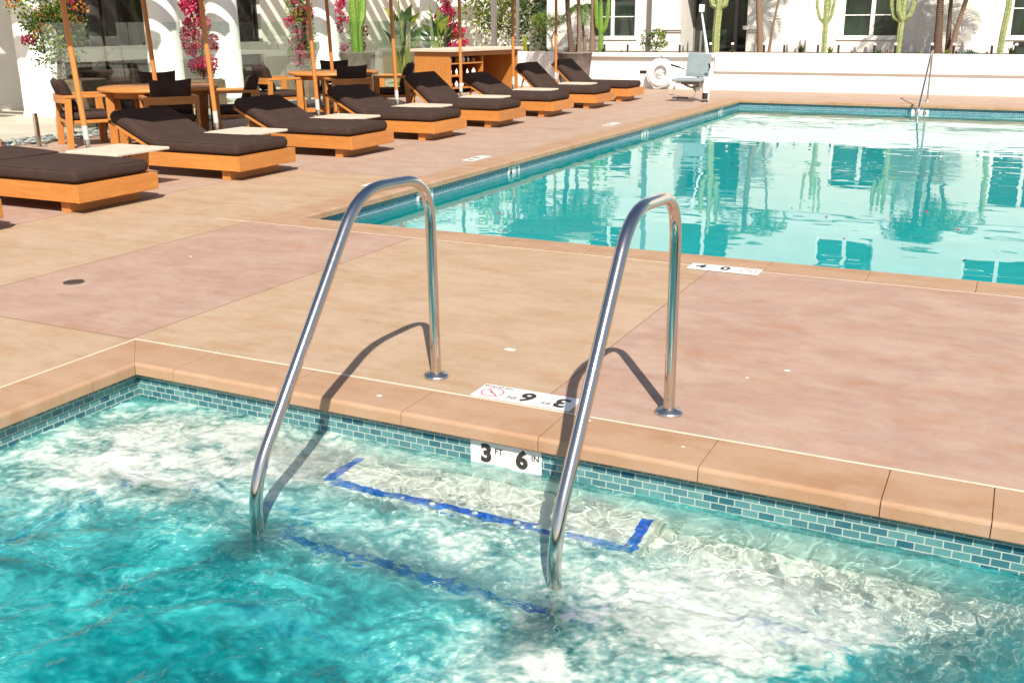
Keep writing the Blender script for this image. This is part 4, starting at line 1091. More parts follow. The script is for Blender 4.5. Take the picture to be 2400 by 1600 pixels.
for q in holesR: wrel(q[0], q[1], q[2], q[3], HY + 0.10, n=2)
wrel(-10.42, -9.12, 1.07, 2.12, HL + 0.10); wrel(-10.42, -9.12, 3.45, 4.35, HL + 0.10); wrel(-7.68, -6.25, 3.12, 4.30, HY + 0.1, n=2, sash=0)
wrel(-7.78, -6.12, 0.64, 2.55, HY + 1.15, n=3, sash=0, fm='grey_post')
for x0, x1, y, z in ((-4.0, -2.53, HY, 1.08), (-0.49, 1.02, HY, 1.08), (-10.49, -9.05, HL, 1.07)):
    b = MB(); b.box((x0, y - 0.03, z - 0.05), (x1, y + 0.09, z - 0.002)); rel(b).build('sill', 'white_trim', hotel, 0.005)

# ------------------------------------------------------------------ colonnade wing on the left
col = empty('colonnade_wing', (-16.8, 12, 0), 0, 'cream stucco wing on the left with round columns and dark storefront glass', 'building')
def crel(b): b.v = [(x + 16.8, y - 12, z) for x, y, z in b.v]; return b
def facx(b, y0, y1, z0, z1, x, holes, depth=0.2):
    t = MB(); facade(t, -y1, -y0, z0, z1, 0, [(-h[1], -h[0], h[2], h[3]) for h in holes], depth)
    b.add([(x - q[1], -q[0], q[2]) for q in t.v], [f[::-1] for f in t.f])
b = MB()
H1 = [(14.35, 16.75, 0.03, 2.7), (18.75, 20.28, 0.03, 2.7), (8.3, 10.8, 1.2, 2.7)]
facx(b, 2, 27.6, -0.01, 5.4, -16.8, H1)
t = MB(); facade(t, -24, -16.8, -0.01, 5.4, 0, []); 
b.add([(-16.8, 27.6, -.01), (-12.6, 27.6, -.01), (-12.6, 27.6, 5.4), (-16.8, 27.6, 5.4)], [(0, 1, 2, 3)])
crel(b).build('wall', 'white2', col)
for y0, y1, z0, z1 in H1:
    f = MB(); x = -16.96
    for yy in (y0, (y0 + y1) / 2 - 0.03, y1 - 0.06): f.box((x, yy, z0), (x + 0.07, yy + 0.06, z1))
    f.box((x, y0 + .061, z1 - 0.06), (x + 0.06, y1 - .061, z1))
    o = crel(f).build('window', 'bronze', col, 0.003)
    g_ = MB(); g_.add([(-16.93, y0 + .02, z0 + .02), (-16.93, y1 - .02, z0 + .02), (-16.93, y1 - .02, z1 - .02), (-16.93, y0 + .02, z1 - .02)], [(0, 1, 2, 3)]); crel(g_).build('pane', 'pane_dark', o)
for y0, y1 in ((14.36, 16.74), (18.76, 20.27)):
    f = MB(); f.box((-16.86, y0, 0.80), (-16.60, y1, 1.08)); crel(f).build('sill', 'white2', col, 0.01)  # pale band, like a reflection in the glass, built as a solid box
for y in (12.45, 15.40, 17.12, 20.68, 25.72):
    f = MB(); f.lathe([(0.36, 0.0), (0.36, 0.05), (0.335, 0.07), (0.325, 2.95), (0.36, 3.0), (0.36, 3.08)], (-15.2, y, 0), 40); crel(f).build('column', 'white', col)
f = MB(); f.box((-15.42, 9.5, 3.08), (-14.98, 27.59, 3.40)); crel(f).build('beam', 'white_trim', col, 0.01)
f = MB(); f.box((-17.0, 1.9, 5.4), (-16.4, 27.8, 5.62)); crel(f).build('parapet', 'white_trim', col, 0.01)
f = MB(); f.box((-16.80, 2.0, -0.004), (-16.76, 14.3, 0.10)); crel(f).build('plinth', 'white2', col)
perg = empty('pergola', (-15.2, 12, 3.4), 0, 'white slatted pergola over the left patio, casting striped shade on the wall', 'pergola')
k = 0; y = 6.0
while y < 27:
    if not (16.0 < y < 17.4):
        f = MB(); f.box((-1.57, y - 12, 0.003), (1.5, y + 0.19 - 12, 0.16)); f.build('slat', 'white_trim', perg)
    y += 0.50
f = MB(); f.box((-1.50, -1.05, 0.165), (-0.12, -0.10, 0.20)); f.build('added_shade_panel', 'white_trim', perg)  # unseen panel added to darken the far left of the wall
# far white wall with window, left of the trees
far = empty('garden_wall', (-16, 29, 0), 0, 'white stucco wall with a green tinted window between the magenta vines', 'wall')
b = MB(); facade(b, -8, 2.9, 0, 5.4, 0, [(-2.62, -0.94, 0.93, 2.4)]); b.build('wall', 'white2', far)
f = window(far, -2.62, -0.94, 0.93, 2.4, 0.08, n=2, sash=0.42); b = MB(); b.box((-2.7, -0.04, 0.85), (-0.86, 0.08, 0.928)); b.build('sill', 'white_trim', far, 0.004)

# ------------------------------------------------------------------ life ring and pool lift
root = empty('life_ring', (-7.42, 22.66, 0.36), 0, 'white life ring hanging on the low white wall left of the pool lift', 'life ring')
b = MB(); mt = Matrix.Rotation(R(90), 4, 'X') @ Matrix.Rotation(R(-6), 4, 'X')
n = 40; b.smooth = True
b.lathe([(0.225 + 0.078 * math.cos(a), 0.055 * math.sin(a)) for a in [2 * math.pi * k / 16 for k in range(17)]], seg=44, mtx=mt); b.build('ring', 'plastic_white', root)
for k in range(4):
    a = math.pi / 4 + k * math.pi / 2
    b = MB(); b.tube([mt @ Vector((math.cos(a) * 0.225 + 0.082 * math.cos(t) * math.cos(a), math.sin(a) * 0.225 + 0.082 * math.cos(t) * math.sin(a), 0.059 * math.sin(t))) for t in [2 * math.pi * j / 12 for j in range(13)]], 0.010, 6); b.build('band', 'rope', root)
b = MB(); b.tube([mt @ Vector((0.315 * math.cos(t), 0.315 * math.sin(t) * 1.02, 0.0 + 0.01 * math.sin(4 * t))) for t in [2 * math.pi * j / 40 for j in range(41)]], 0.008, 6); b.build('grab_line', 'rope', root)
b = MB()
for k in range(7):
    a = R(20 + 23 * k); b.tube([mt @ Vector((0.10 * math.cos(a), 0.10 * math.sin(a), -0.03)), mt @ Vector((0.03 * math.cos(a), 0.02, 0.01))], 0.006, 6)
b.build('coiled_rope', 'rope', root)
b = MB(); b.tube([(-0.07, 0.0, 0.29), (0.0, 0.05, 0.37), (0.07, 0.0, 0.29)], 0.010, 8); b.tube([(0, 0.05, 0.37), (0, 0.13, 0.38)], 0.012, 8); b.build('hook', 'steel_r', root)
b = MB(); mt2 = Matrix.Translation((0, 0.10, -0.01)) @ Matrix.Rotation(R(90), 4, 'X'); b.lathe([(0.0, 0.0), (0.2, 0.0), (0.20, 0.025), (0.0, 0.025)], seg=32, mtx=mt2); b.build('backing_plate', 'plastic_white', root)
root = empty('valve_box', (-6.98, 22.72, 0), 0, 'small pale utility box on the deck between life ring and pool lift', 'utility box')
b = MB(); b.box((-0.07, -0.06, 0), (0.07, 0.06, 0.23)); b.build('cabinet', 'white2', root, 0.008)
b = MB(); b.box((-0.055, -0.066, 0.14), (0.055, -0.058, 0.20)); b.build('hatch', 'grey_post', root)

root = empty('pool_lift', (-5.44, 19.40, 0), 0, 'grey plastic pool lift seat on a white steel mast at the pool corner', 'pool lift')
b = MB(); b.tube([(0, 0, 0.05), (0, 0, 0.17)], 0.05, 20); b.lathe([(0, .03), (0.06, 0.03), (0.075, 0.0)], seg=20); b.build('deck_socket', 'bronze', root)
b = MB(); b.tube([(0, 0, 0.17), (0.0, 0.0, 0.46)], 0.052, 20); b.tube([(0.065, 0.03, 0.03), (0.07, 0.03, 0.36), (0.04, 0.02, 0.44)], 0.012, 8); b.build('mast', 'plastic_white', root, 0)
b = MB(); b.box((-0.25, 0.02, 0.20), (-0.07, 0.16, 0.36)); b.build('battery_box', 'plastic_white', root, 0.02)
b = MB(); b.tube([(-0.02, 0.16, 0.40), (-0.04, 0.16, 0.92), (-0.19, 0.16, 1.66)], [0.032, 0.028, 0.018], 14); b.build('boom', 'plastic_white', root)
b = MB(); b.tube([(-0.19, 0.14, 0.42), (-0.17, 0.14, 1.30)], 0.022, 12); b.tube([(-0.07, 0.14, 0.9), (-0.09, 0.14, 1.08)], 0.018, 8); b.build('actuator', 'steel_r', root)
b = MB(); b.box((-0.225, 0.10, 1.64), (-0.145, 0.22, 1.78)); b.build('boom_head', 'plastic_white', root, 0.012)
b = MB(); b.box((-0.55, -0.40, 0.385), (0.0, 0.06, 0.445)); b.build('seat', 'lift_pad', root, 0.025, 3)
b = MB(); b.box((-0.40, -0.28, 0.33), (-0.04, 0.0, 0.383)); b.tube([(-0.36, -0.2, 0.33), (-0.2, -0.2, 0.27), (-0.10, -0.1, 0.30)], 0.02, 8); b.build('seat_frame', 'grey_post', root)
mt = Matrix.Translation((-0.175, 0.05, 0.455)) @ Matrix.Rotation(R(4), 4, 'Y') @ Matrix.Rotation(R(-6), 4, 'X')
b = MB(); b.box((-0.24, -0.025, 0), (0.22, 0.025, 0.45), mt); b.build('backrest', 'lift_pad', root, 0.022, 3)
b = MB(); b.box((-0.185, -0.031, 0.05), (-0.02, -0.026, 0.40), mt); b.box((-0.005, -0.031, 0.05), (0.165, -0.026, 0.40), mt); b.build('backrest_panel', 'lift_pad', root, 0.003)
for pts in ([(-0.42, 0.0, 0.60), (-0.50, -0.10, 0.64), (-0.64, -0.20, 0.69)], [(0.04, 0.0, 0.58), (0.10, -0.10, 0.64), (0.09, -0.14, 0.71)]):
    b = MB(); b.tube(pts, 0.010, 8); b.tube([pts[1] if pts[0][0] < 0 else pts[1], pts[2]], 0.018, 8); b.build('armrest', 'black', root)
b = MB(); b.tube([(-0.53, -0.35, 0.09), (-0.22, -0.35, 0.09)], 0.016, 8); b.build('footrest', 'black', root)
b = MB(); b.tube([(-0.22, -0.35, 0.09), (-0.13, -0.30, 0.11), (-0.12, -0.2, 0.2), (-0.20, -0.15, 0.30)], 0.012, 8); b.build('footrest_arm', 'grey_post', root)

# ------------------------------------------------------------------ garden lights
rng = random.Random(2)
for k, x in enumerate((-11.62, -10.99, -9.7, -8.99, -8.41, -7.15, -6.43, -5.93, -5.22, -4.78, -4.06, -3.63, -2.9, -2.48, -1.77, -1.35, -0.64, -0.2)):
    root = empty('garden_light', (x, 23.2, 0.765), 0, 'short dark bollard light with a white cap in the planting bed', 'garden light', 'garden lights along the top of the planter wall')
    b = MB(); b.tube([(0, 0, 0), (0, 0, 0.20)], 0.024, 12); b.build('post', 'bronze', root)
    b = MB(); b.lathe([(0, 0.25), (0.022, 0.247), (0.034, 0.225), (0.034, 0.20), (0, 0.20)], seg=16); b.build('cap', 'plastic_white', root)

# ------------------------------------------------------------------ plants
def palm(loc, pts, r, crown, label, mat='palm_trunk', seed=1, nf=15, fl=1.2, group=None, dry=0):
    root = empty('palm_tree', loc, 0, label, 'palm tree', group); rng = random.Random(seed)
    b = MB(); n = len(pts)
    P = []
    for i in range(n - 1):
        for k in range(5):
            t = k / 5; P.append(Vector(pts[i]) * (1 - t) + Vector(pts[i + 1]) * t)
    P.append(Vector(pts[-1])); rs = [r * (1.35 - 0.75 * min(1, i / 5) * 0.4 - 0.25 * i / len(P)) * (1 + 0.06 * (i % 2)) for i in range(len(P))]
    b.tube(P, rs, 14); b.build('trunk', mat, root)
    if not nf: return root
    top = Vector(pts[-1]); f = MB()
    for k in range(nf):
        a = 6.2832 * k / nf + rng.uniform(-.2, .2); up = rng.uniform(-0.2, 1.1); L_ = fl * rng.uniform(0.8, 1.15)
        f.cur = 1 if k < dry else 0
        if k < dry: up = -0.9
        d = Vector((math.cos(a), math.sin(a), up)).normalized(); p = top.copy(); st = 14
        for s_ in range(st):
            q = p + d * L_ / st; d = (d + Vector((0, 0, -0.13 - 0.02 * s_ * 0.3))).normalized()
            side = d.cross(Vector((0, 0, 1))).normalized(); ll_ = L_ * 0.34 * math.sin(math.pi * (s_ + 1.2) / (st + 1.6)) + 0.05
            f.add([p - side * 0.006, p + side * 0.006, q], [(0, 1, 2)])
            for sg in (-1, 1):
                for h_ in (0.0, 0.5):
                    rp = p + (q - p) * h_; dd = (side * sg + d * 0.7 + Vector((0, 0, -0.25 + rng.uniform(-.15, .15)))).normalized()
                    f.add([rp, rp + dd * ll_ * 0.5 + d * 0.012, rp + dd * ll_ - Vector((0, 0, 0.04)), rp + dd * ll_ * 0.5 - d * 0.012], [(0, 1, 2, 3)])
            p = q
    f.build('crown', [crown, 'leaf_dry'], root); return root
def ribtube(b, pts, r, ribs=7):
    P = []; pts = [Vector(p) for p in pts]
    for i in range(len(pts) - 1):
        for k in range(5): P.append(pts[i].lerp(pts[i + 1], k / 5))
    P.append(pts[-1]); n = len(P); seg = ribs * 4
    rings = []; prev = None
    for i, p in enumerate(P):
        d = (P[min(i + 1, n - 1)] - P[max(0, i - 1)]).normalized()
        x = d.cross(Vector((1, 0.2, 0))).normalized() if prev is None else (prev - d * prev.dot(d)).normalized()
        prev = x; y = d.cross(x); e = min(1.0, (n - 1 - i) / 3.0 + 0.12) ** 0.5
        rings.append([p + (x * math.cos(t) + y * math.sin(t)) * r * e * (0.86 + 0.18 * math.cos(ribs * t)) for t in [2 * math.pi * k / seg for k in range(seg)]])
    b.smooth = True
    b.add([q for g_ in rings for q in g_], [(i * seg + k, i * seg + (k + 1) % seg, (i + 1) * seg + (k + 1) % seg, (i + 1) * seg + k) for i in range(n - 1) for k in range(seg)] + [tuple((n - 1) * seg + k for k in range(seg))])
    b.smooth = False
    return P
def cactus(loc, stems, label, mat='cactus_p', ribs=6):
    root = empty('cactus', loc, 0, label, 'cactus'); sp = MB(); rng = random.Random(hash(label) % 97)
    for i, (pts, r) in enumerate(stems):
        b = MB(); P = ribtube(b, pts, r, ribs); b.build('stem' if i == 0 else 'arm', mat, root)
        for p in P[::1]:
            for k in range(ribs):
                a = 2 * math.pi * k / ribs; q = p + Vector((math.cos(a), math.sin(a), 0)) * r * 1.03
                leaf(sp, q, (math.cos(a), math.sin(a), rng.uniform(-.5, .5)), 0.022, 0.012, rng)
    sp.build('spines', 'spine', root); return root
def tuft(name, label, cat, loc, n, h_, sp, mat, seed=1, wd=0.018):
    """grassy / agave rosette of arching blades"""
    rng = random.Random(seed); b = MB()
    for _ in range(n):
        a = rng.uniform(0, 6.283); tilt = rng.uniform(0.05, 1) * sp; L_ = h_ * rng.uniform(0.6, 1.1)
        p = Vector((rng.uniform(-.03, .03), rng.uniform(-.03, .03), 0)); d = Vector((math.cos(a) * tilt, math.sin(a) * tilt, 1)).normalized(); s_ = d.cross(Vector((0, 0, 1))).normalized() if tilt > .02 else Vector((1, 0, 0))
        q = p + d * L_ * 0.5; e = q + (d + Vector((math.cos(a), math.sin(a), -0.2)) * 0.35 * tilt).normalized() * L_ * 0.5
        b.add([p - s_ * wd, p + s_ * wd, q + s_ * wd * 0.8, q - s_ * wd * 0.8, e], [(0, 1, 2, 3), (3, 2, 4)])
    o = b.build(name, mat); o.location = loc; return tag(o, label, cat)
BZ = 0.765
# palms in the bed and in the grey pot
palm((-1.74, 24.0, BZ), [(0.02, 0, 0), (0.0, 0, 0.6), (-0.04, 0, 1.3), (-0.02, 0, 2.1)], 0.075, 'leaf_dark', 'thick dark palm trunk, left of the three right-hand palms, with hanging fronds', 'palm_trunk_dk', 3, 17, 1.0, dry=3)
palm((-1.52, 24.15, BZ), [(0, 0, 0), (-0.04, 0, 0.8), (-0.08, 0, 2.2)], 0.042, 'leaf_dark', 'slim palm trunk, middle one of the three palms near the far pool rail', 'palm_trunk_dk', 4, 13, 0.9)
palm((-1.45, 24.0, BZ), [(0, 0, 0), (0.06, 0, 0.5), (0.18, 0, 1.1), (0.32, 0, 1.9)], 0.05, 'leaf_mid', 'palm trunk leaning to the right with ring scars near the far pool rail', 'palm_trunk', 5, 13, 0.9)
palm((-5.50, 24.0, BZ), [(0.03, 0, 0), (-0.02, 0, 0.45), (-0.09, 0, 1.1), (-0.12, 0, 2.4)], 0.07, 'leaf_mid', 'brown ringed palm trunk just right of the entrance doors', 'palm_trunk', 6, 14, 1.0)
palm((-5.30, 24.05, BZ), [(0, 0, 0), (0.06, 0, 0.6), (0.15, 0, 1.2), (0.25, 0, 2.2)], 0.026, 'leaf_mid', 'very thin leaning palm stem right of the entrance doors', 'palm_trunk', 7, 9, 0.7)
palm((-9.62, 24.0, BZ), [(0, 0, 0), (0, 0, 0.6), (0, 0, 1.2), (0.02, 0, 2.2)], 0.062, 'leaf_mid', 'palm trunk in front of the left window, dark at the foot', 'palm_trunk', 8, 14, 1.0)
palm((-9.84, 24.1, BZ), [(0, 0, 0), (-0.08, 0, 0.6), (-0.14, 0, 1.05)], 0.032, 'leaf_mid', 'short palm with low fronds beside the left window', 'palm_trunk', 9, 11, 0.55)
root = empty('planter_pot', (-9.02, 21.45, 0), 0, 'large grey brown round planter pot at the left end of the white wall', 'planter')
b = MB(); b.lathe([(0.30, 0.0), (0.345, 0.4), (0.385, 0.80), (0.40, 0.81), (0.40, 0.85), (0.36, 0.85), (0.35, 0.80), (0.0, 0.80)], seg=44); b.build('pot', 'terracotta', root)
b = MB(); b.lathe([(0.0, 0.815), (0.355, 0.812)], seg=24); b.build('soil', 'soil', root)
palm((-9.10, 21.45, 0.8), [(0.02, 0, 0), (-0.04, 0, 0.45), (-0.10, 0, 1.0), (-0.14, 0, 2.0)], 0.058, 'leaf_dark', 'leaning reddish palm trunk in the grey pot, leftmost of the pot palms', 'palm_trunk_dk', 10, 12, 0.9)
palm((-8.94, 21.5, 0.8), [(0, 0, 0), (-0.01, 0, 0.5), (-0.03, 0, 2.1)], 0.040, 'leaf_dark', 'upright palm trunk in the middle of the grey pot', 'palm_trunk', 11, 12, 0.9)
palm((-8.90, 21.42, 0.8), [(0, 0, 0), (0.0, 0, 0.5), (-0.04, 0, 1.7)], 0.036, 'leaf_mid', 'smooth orange brown palm trunk at the right in the grey pot', 'palm_trunk', 12, 10, 0.8)
# cacti
cactus((-9.36, 23.9, BZ), [([(0, 0, 0), (0, 0, 0.3), (-0.02, 0, 1.3)], 0.062), ([(0, 0, 0.42), (0.10, 0, 0.55), (0.16, 0, 0.8), (0.19, 0, 1.3)], 0.05), ([(0, 0, 0.5), (-0.10, 0, 0.62), (-0.13, 0, 0.9), (-0.13, 0, 1.3)], 0.05)], 'bright green branching cactus in front of the left window', 'cactus', 6)
cactus((-6.50, 23.9, BZ), [([(0.0, 0, 0), (0.0, 0, 0.5), (0.03, 0, 1.05), (0.03, 0, 1.3)], 0.085), ([(0.03, 0, 0.98), (-0.12, 0, 1.06), (-0.18, 0, 1.3), (-0.18, 0, 2.0)], 0.065), ([(0.03, 0, 0.98), (0.16, 0, 1.06), (0.2, 0, 1.3), (0.22, 0, 2.2)], 0.065), ([(0.02, 0.04, 1.0), (0.0, 0.1, 1.3), (0.0, 0.12, 2.4)], 0.065)], 'thick pale spiny cactus trunk in front of the entrance doors', 'cactus_p', 7)
cactus((-4.06, 23.95, BZ), [([(0, 0, 0), (-0.01, 0, 0.6), (-0.04, 0, 1.5)], 0.06), ([(-0.01, 0, 0.62), (-0.14, 0, 0.75), (-0.22, 0, 1.0), (-0.24, 0, 1.6)], 0.035), ([(0, 0, 0.62), (0.10, 0, 0.8), (0.14, 0, 1.1), (0.18, 0, 1.7)], 0.035), ([(0, 0.02, 0.7), (0.05, 0, 1.0), (0.06, 0, 1.7)], 0.032)], 'candelabra cactus with thin arms left of the wide double window', 'cactus_p', 6)
cactus((-2.50, 23.9, BZ), [([(0, 0, 0), (0.01, 0, 0.5), (0.02, 0, 0.85), (0.02, 0, 1.6)], 0.066), ([(0.0, 0, 0.68), (-0.14, 0, 0.76), (-0.21, 0, 1.0), (-0.22, 0, 1.6)], 0.052), ([(0.03, 0, 0.68), (0.16, 0, 0.78), (0.22, 0, 1.0), (0.24, 0, 1.6)], 0.052), ([(0.02, -0.03, 0.7), (-0.07, -0.08, 0.9), (-0.09, -0.09, 1.5)], 0.05)], 'candelabra cactus with thick arms in front of the wide double window', 'cactus_p', 6)
cactus((-0.50, 23.9, BZ), [([(0, 0, 0), (0.01, 0, 0.4), (0.05, 0, 0.9), (0.06, 0, 1.7)], 0.06)], 'slender rough cactus column beside the rightmost window', 'cactus_p', 6)
# low planting
b0 = [(0, 0, 0.2, 0.30, 0.2, 0.15, 260), (-0.16, 0, 0.36, 0.14, 0.15, 0.15, 120), (0.1, 0, 0.44, 0.12, 0.12, 0.14, 120), (0.24, 0, 0.35, 0.10, 0.1, 0.12, 90)]
leafy('shrub', 'bushy green shrub with paddle leaves left of the entrance', 'shrub', (-8.0, 23.9, BZ), b0, 0.07, 0.035, ['leaf_dark', 'leaf_mid', 'leaf_yel'], [([(0, 0, 0), (-0.1, 0, 0.2), (-0.16, 0, 0.4)], 0.015), ([(0.02, 0, 0), (0.08, 0, 0.25), (0.1, 0, 0.46)], 0.015), ([(0.05, 0, 0), (0.2, 0, 0.2), (0.25, 0, 0.4)], 0.012)], seed=21)
tuft('agave', 'spiky agave rosette between the thin palm and the candelabra cactus', 'agave', (-4.50, 23.7, BZ), 34, 0.26, 1.0, 'leaf_mid', 1)
for k, (x, n, h_, sp, mt_, lb, nm) in enumerate(((-3.86, 40, 0.20, 0.8, 'leaf_yel', 'yellow green grass tuft at the foot of the thin armed cactus', 'grass_tuft'), (-3.40, 14, 0.12, 1.4, 'leaf_dry', 'flat dry agave below the wide double window', 'agave'), (-2.86, 26, 0.16, 1.0, 'leaf_mid', 'small agave left of the thick armed cactus', 'agave'), (-2.66, 20, 0.15, 0.7, 'leaf_dry', 'dry grass tuft touching the thick armed cactus', 'grass_tuft'), (-1.98, 18, 0.10, 1.3, 'leaf_yel', 'low yellow succulent left of the dark palm trunk', 'succulent'), (-1.50, 26, 0.13, 0.9, 'leaf_yel', 'yellow green tuft at the foot of the three palms', 'grass_tuft'), (-1.30, 14, 0.11, 0.9, 'leaf_dark', 'small dark succulent right of the leaning palm', 'succulent'),
    (-0.74, 14, 0.10, 1.0, 'leaf_dry', 'small reddish succulent left of the slender cactus', 'succulent'), (-0.28, 30, 0.20, 0.8, 'leaf_yel', 'tall yellow grass tuft beside the lantern at the right photo edge', 'grass_tuft'), (-6.02, 16, 0.12, 1.0, 'leaf_yel', 'tiny succulent at the foot of the ringed palm', 'succulent'), (-9.2, 24, 0.16, 1.0, 'leaf_dark', 'dark agave at the foot of the bright green cactus', 'agave'), (-8.75, 14, 0.08, 1.2, 'leaf_blue', 'small blue green succulent below the left window', 'succulent'), (-10.05, 26, 0.17, 1.0, 'leaf_mid', 'green agave left of the short palm', 'agave'), (-10.7, 22, 0.16, 1.0, 'leaf_mid', 'agave at the left end of the planting bed', 'agave'))):
    tuft(nm, lb, nm.replace('_', ' '), (x, 23.55 + 0.1 * (k % 3), BZ), n, h_, sp, mt_, 30 + k, 0.014)
leafy('succulent', 'blue green mound of succulents right of the leaning palm', 'succulent', (-1.02, 23.5, BZ), [(0, 0, 0.05, 0.17, 0.12, 0.05, 160)], 0.05, 0.035, ['leaf_blue'], [], seed=25)
root = empty('lantern', (-0.17, 23.65, BZ), 0, 'dark green box lantern in the planting bed at the right photo edge', 'lantern')
b = MB(); b.box((-0.10, -0.08, 0.20), (0.22, 0.08, 0.27)); b.build('roof', 'bronze', root, 0.01)
b = MB(); b.box((-0.07, -0.05, 0), (0.19, 0.05, 0.198)); b.build('housing', 'pane', root, 0.005)

# trees and shrubs between the two buildings
def tree(loc, label, blobs, ln, wd, mats, trunk, seed, name='tree', cat='tree'):
    root = empty(name, loc, 0, label, cat); rng = random.Random(seed)
    b = MB()
    for q in blobs:
        k = max(3, q[6] // 30)
        for _ in range(k):
            b.cur = rng.randrange(len(mats)); d = rdir(rng); c = [q[i] + d[i] * q[3 + i] * 0.85 for i in range(3)]; rs = rng.uniform(0.22, 0.42)
            clump(b, c, [q[3 + i] * rs for i in range(3)], q[6] // k, ln, wd, rng)
    b.build('crown', mats, root)
    t = MB()
    for st, r in trunk: t.tube(st, [r * (1 - 0.5 * i / (len(st) - 1)) for i in range(len(st))], 8)
    t.build('trunk', 'trunk', root); return root
tree((-13.3, 25.8, 0), 'bright yellow green tree behind the bar counter', [(0, 0, 2.2, 0.95, 0.7, 1.0, 2600), (0.5, 0.2, 3.2, 1.2, 0.8, 0.9, 1400)], 0.11, 0.055, ['leaf_yel', 'leaf_mid', 'leaf_yel'], [([(0, 0, 0), (0.05, 0, 1.2), (0, 0, 2.2)], 0.08), ([(0.05, 0, 1.2), (0.4, 0.1, 2.0), (0.6, 0.2, 3)], 0.05)], 41)
tree((-11.9, 26.6, 0), 'dark dense shrub behind the grey steel posts', [(0, 0, 1.3, 1.3, 0.6, 1.0, 2600), (0.1, 0.2, 2.9, 1.3, 0.6, 1.2, 2200)], 0.12, 0.05, ['leaf_dark', 'leaf_mid', 'leaf_dark'], [([(0, 0, 0), (0, 0, 1.4)], 0.06)], 42, 'shrub', 'shrub')
tree((-11.05, 24.6, BZ), 'drooping feathery green tree left of the palms in the grey pot', [(0, 0, 0.72, 0.42, 0.35, 0.16, 1500), (-0.05, 0, 0.45, 0.34, 0.25, 0.2, 300)], 0.12, 0.014, ['leaf_mid', 'leaf_yel', 'leaf_mid'], [([(0.1, 0, 0), (0.05, 0, 0.3), (-0.15, 0, 0.55)], 0.025), ([(0.05, 0, 0.3), (0.2, 0, 0.6)], 0.02)], 43)
tuft('strelitzia', 'broad leaved yellow green plant at the foot of the feathery tree', 'plant', (-11.35, 23.8, BZ), 18, 0.42, 0.45, 'leaf_yel', 44, 0.035)
for k, (x, y, z0, lb, sd) in enumerate(((-13.8, 21.9, 0.0, 'tall banana like plant with glossy leaves between the white columns', 45), (-13.5, 23.2, 0.0, 'broad leaved plant beside the rightmost magenta vine', 46))):
    rng = random.Random(sd); root = empty('banana_plant', (x, y, z0), 0, lb, 'plant'); b = MB()
    for i in range(34):
        a = rng.uniform(0, 6.28); h_ = rng.uniform(0.9, 2.6); t_ = rng.uniform(0.1, 0.55); p = Vector((0.25 * math.cos(a) * rng.random(), 0.4 * math.sin(a) * rng.random(), h_ * 0.55)); d = Vector((math.cos(a) * t_, math.sin(a) * t_, 1)).normalized()
        b.cur = rng.randrange(3); sd_ = d.cross(Vector((rng.uniform(-1, 1), rng.uniform(-1, 1), 0.1))).normalized(); L_ = rng.uniform(0.4, 0.65); w_ = rng.uniform(0.07, 0.12)
        q = p + d * L_ * 0.5; e = q + (d + Vector((math.cos(a), math.sin(a), -.5)) * 0.5).normalized() * L_ * 0.5
        b.add([p, q - sd_ * w_, q + sd_ * w_, e, q + Vector((0, 0, -0.03))], [(0, 1, 4), (0, 4, 2), (1, 3, 4), (4, 3, 2)])
    b.build('foliage', ['leaf_mid', 'leaf_dark', 'leaf_yel'], root)
    s_ = MB()
    for i in range(6): a = i * 1.05; s_.tube([(0.08 * math.cos(a), 0.12 * math.sin(a), 0), (0.2 * math.cos(a), 0.3 * math.sin(a), 1.5 + 0.1 * i)], [0.03, 0.014], 6)
    s_.build('stem', 'leaf_yel', root)

# bougainvillea and their pots along the colonnade
def pot(loc, w_, h_, label, rnd=False, mat='planter_box'):
    root = empty('planter_pot', loc, 0, label, 'planter'); b = MB()
    if rnd: b.lathe([(w_ * 0.42, 0), (w_ * 0.5, h_ * 0.97), (w_ * 0.515, h_), (w_ * 0.46, h_), (w_ * 0.45, h_ * 0.93), (0, h_ * 0.93)], seg=36); b.build('pot', mat, root)
    else:
        b.box((-w_ / 2, -w_ / 2, 0), (w_ / 2, w_ / 2, h_)); b.build('box', mat, root, 0.015)
        s_ = MB(); s_.box((-w_ / 2 + .04, -w_ / 2 + .04, h_), (w_ / 2 - .04, w_ / 2 - .04, h_ + 0.01)); s_.build('soil', 'soil', root)
    return root
def boug(loc, label, blobs, fl, seed, leaves=('leaf_mid', 'leaf_yel'), flm=('flower', 'flower_dk'), fs=0.055):
    h_ = max(q[2] for q in fl)
    return leafy('bougainvillea', label, 'vine', loc, blobs, 0.06, 0.035, list(leaves), [([(0, 0, 0), (0.03, 0.1, h_ * 0.5), (0, -0.05, h_)], 0.022), ([(0.0, 0.05, 0), (-0.03, 0.2, h_ * 0.6)], 0.012)], seed=seed, flower=(list(flm), fl, fs))
pot((-13.0, 11.38, 0), 0.55, 0.70, 'brown planter box behind the glass fence at the left')
boug((-13.0, 10.95, 0.73), 'straggly vine with orange and green leaves above the left planter box', [(0, 0.1, 0.65, 0.35, 0.42, 0.35, 1700), (0, -0.15, 1.0, 0.3, 0.5, 0.3, 900), (0, 0.1, 0.2, 0.3, 0.35, 0.12, 160)], [(0, 0.25, 1.0, 0.3, 0.35, 0.2, 190), (0, -0.42, 0.53, 0.08, 0.08, 0.07, 50), (0, -0.6, 1.15, 0.1, 0.1, 0.08, 40), (0, 0.1, 0.75, 0.3, 0.4, 0.2, 170)], 51, ('leaf_dark', 'leaf_mid', 'leaf_yel'), ('flower_or', 'flower_or', 'flower_dk'))
pot((-13.8, 14.90, 0), 0.55, 0.50, 'planter box at the foot of the first magenta vine')
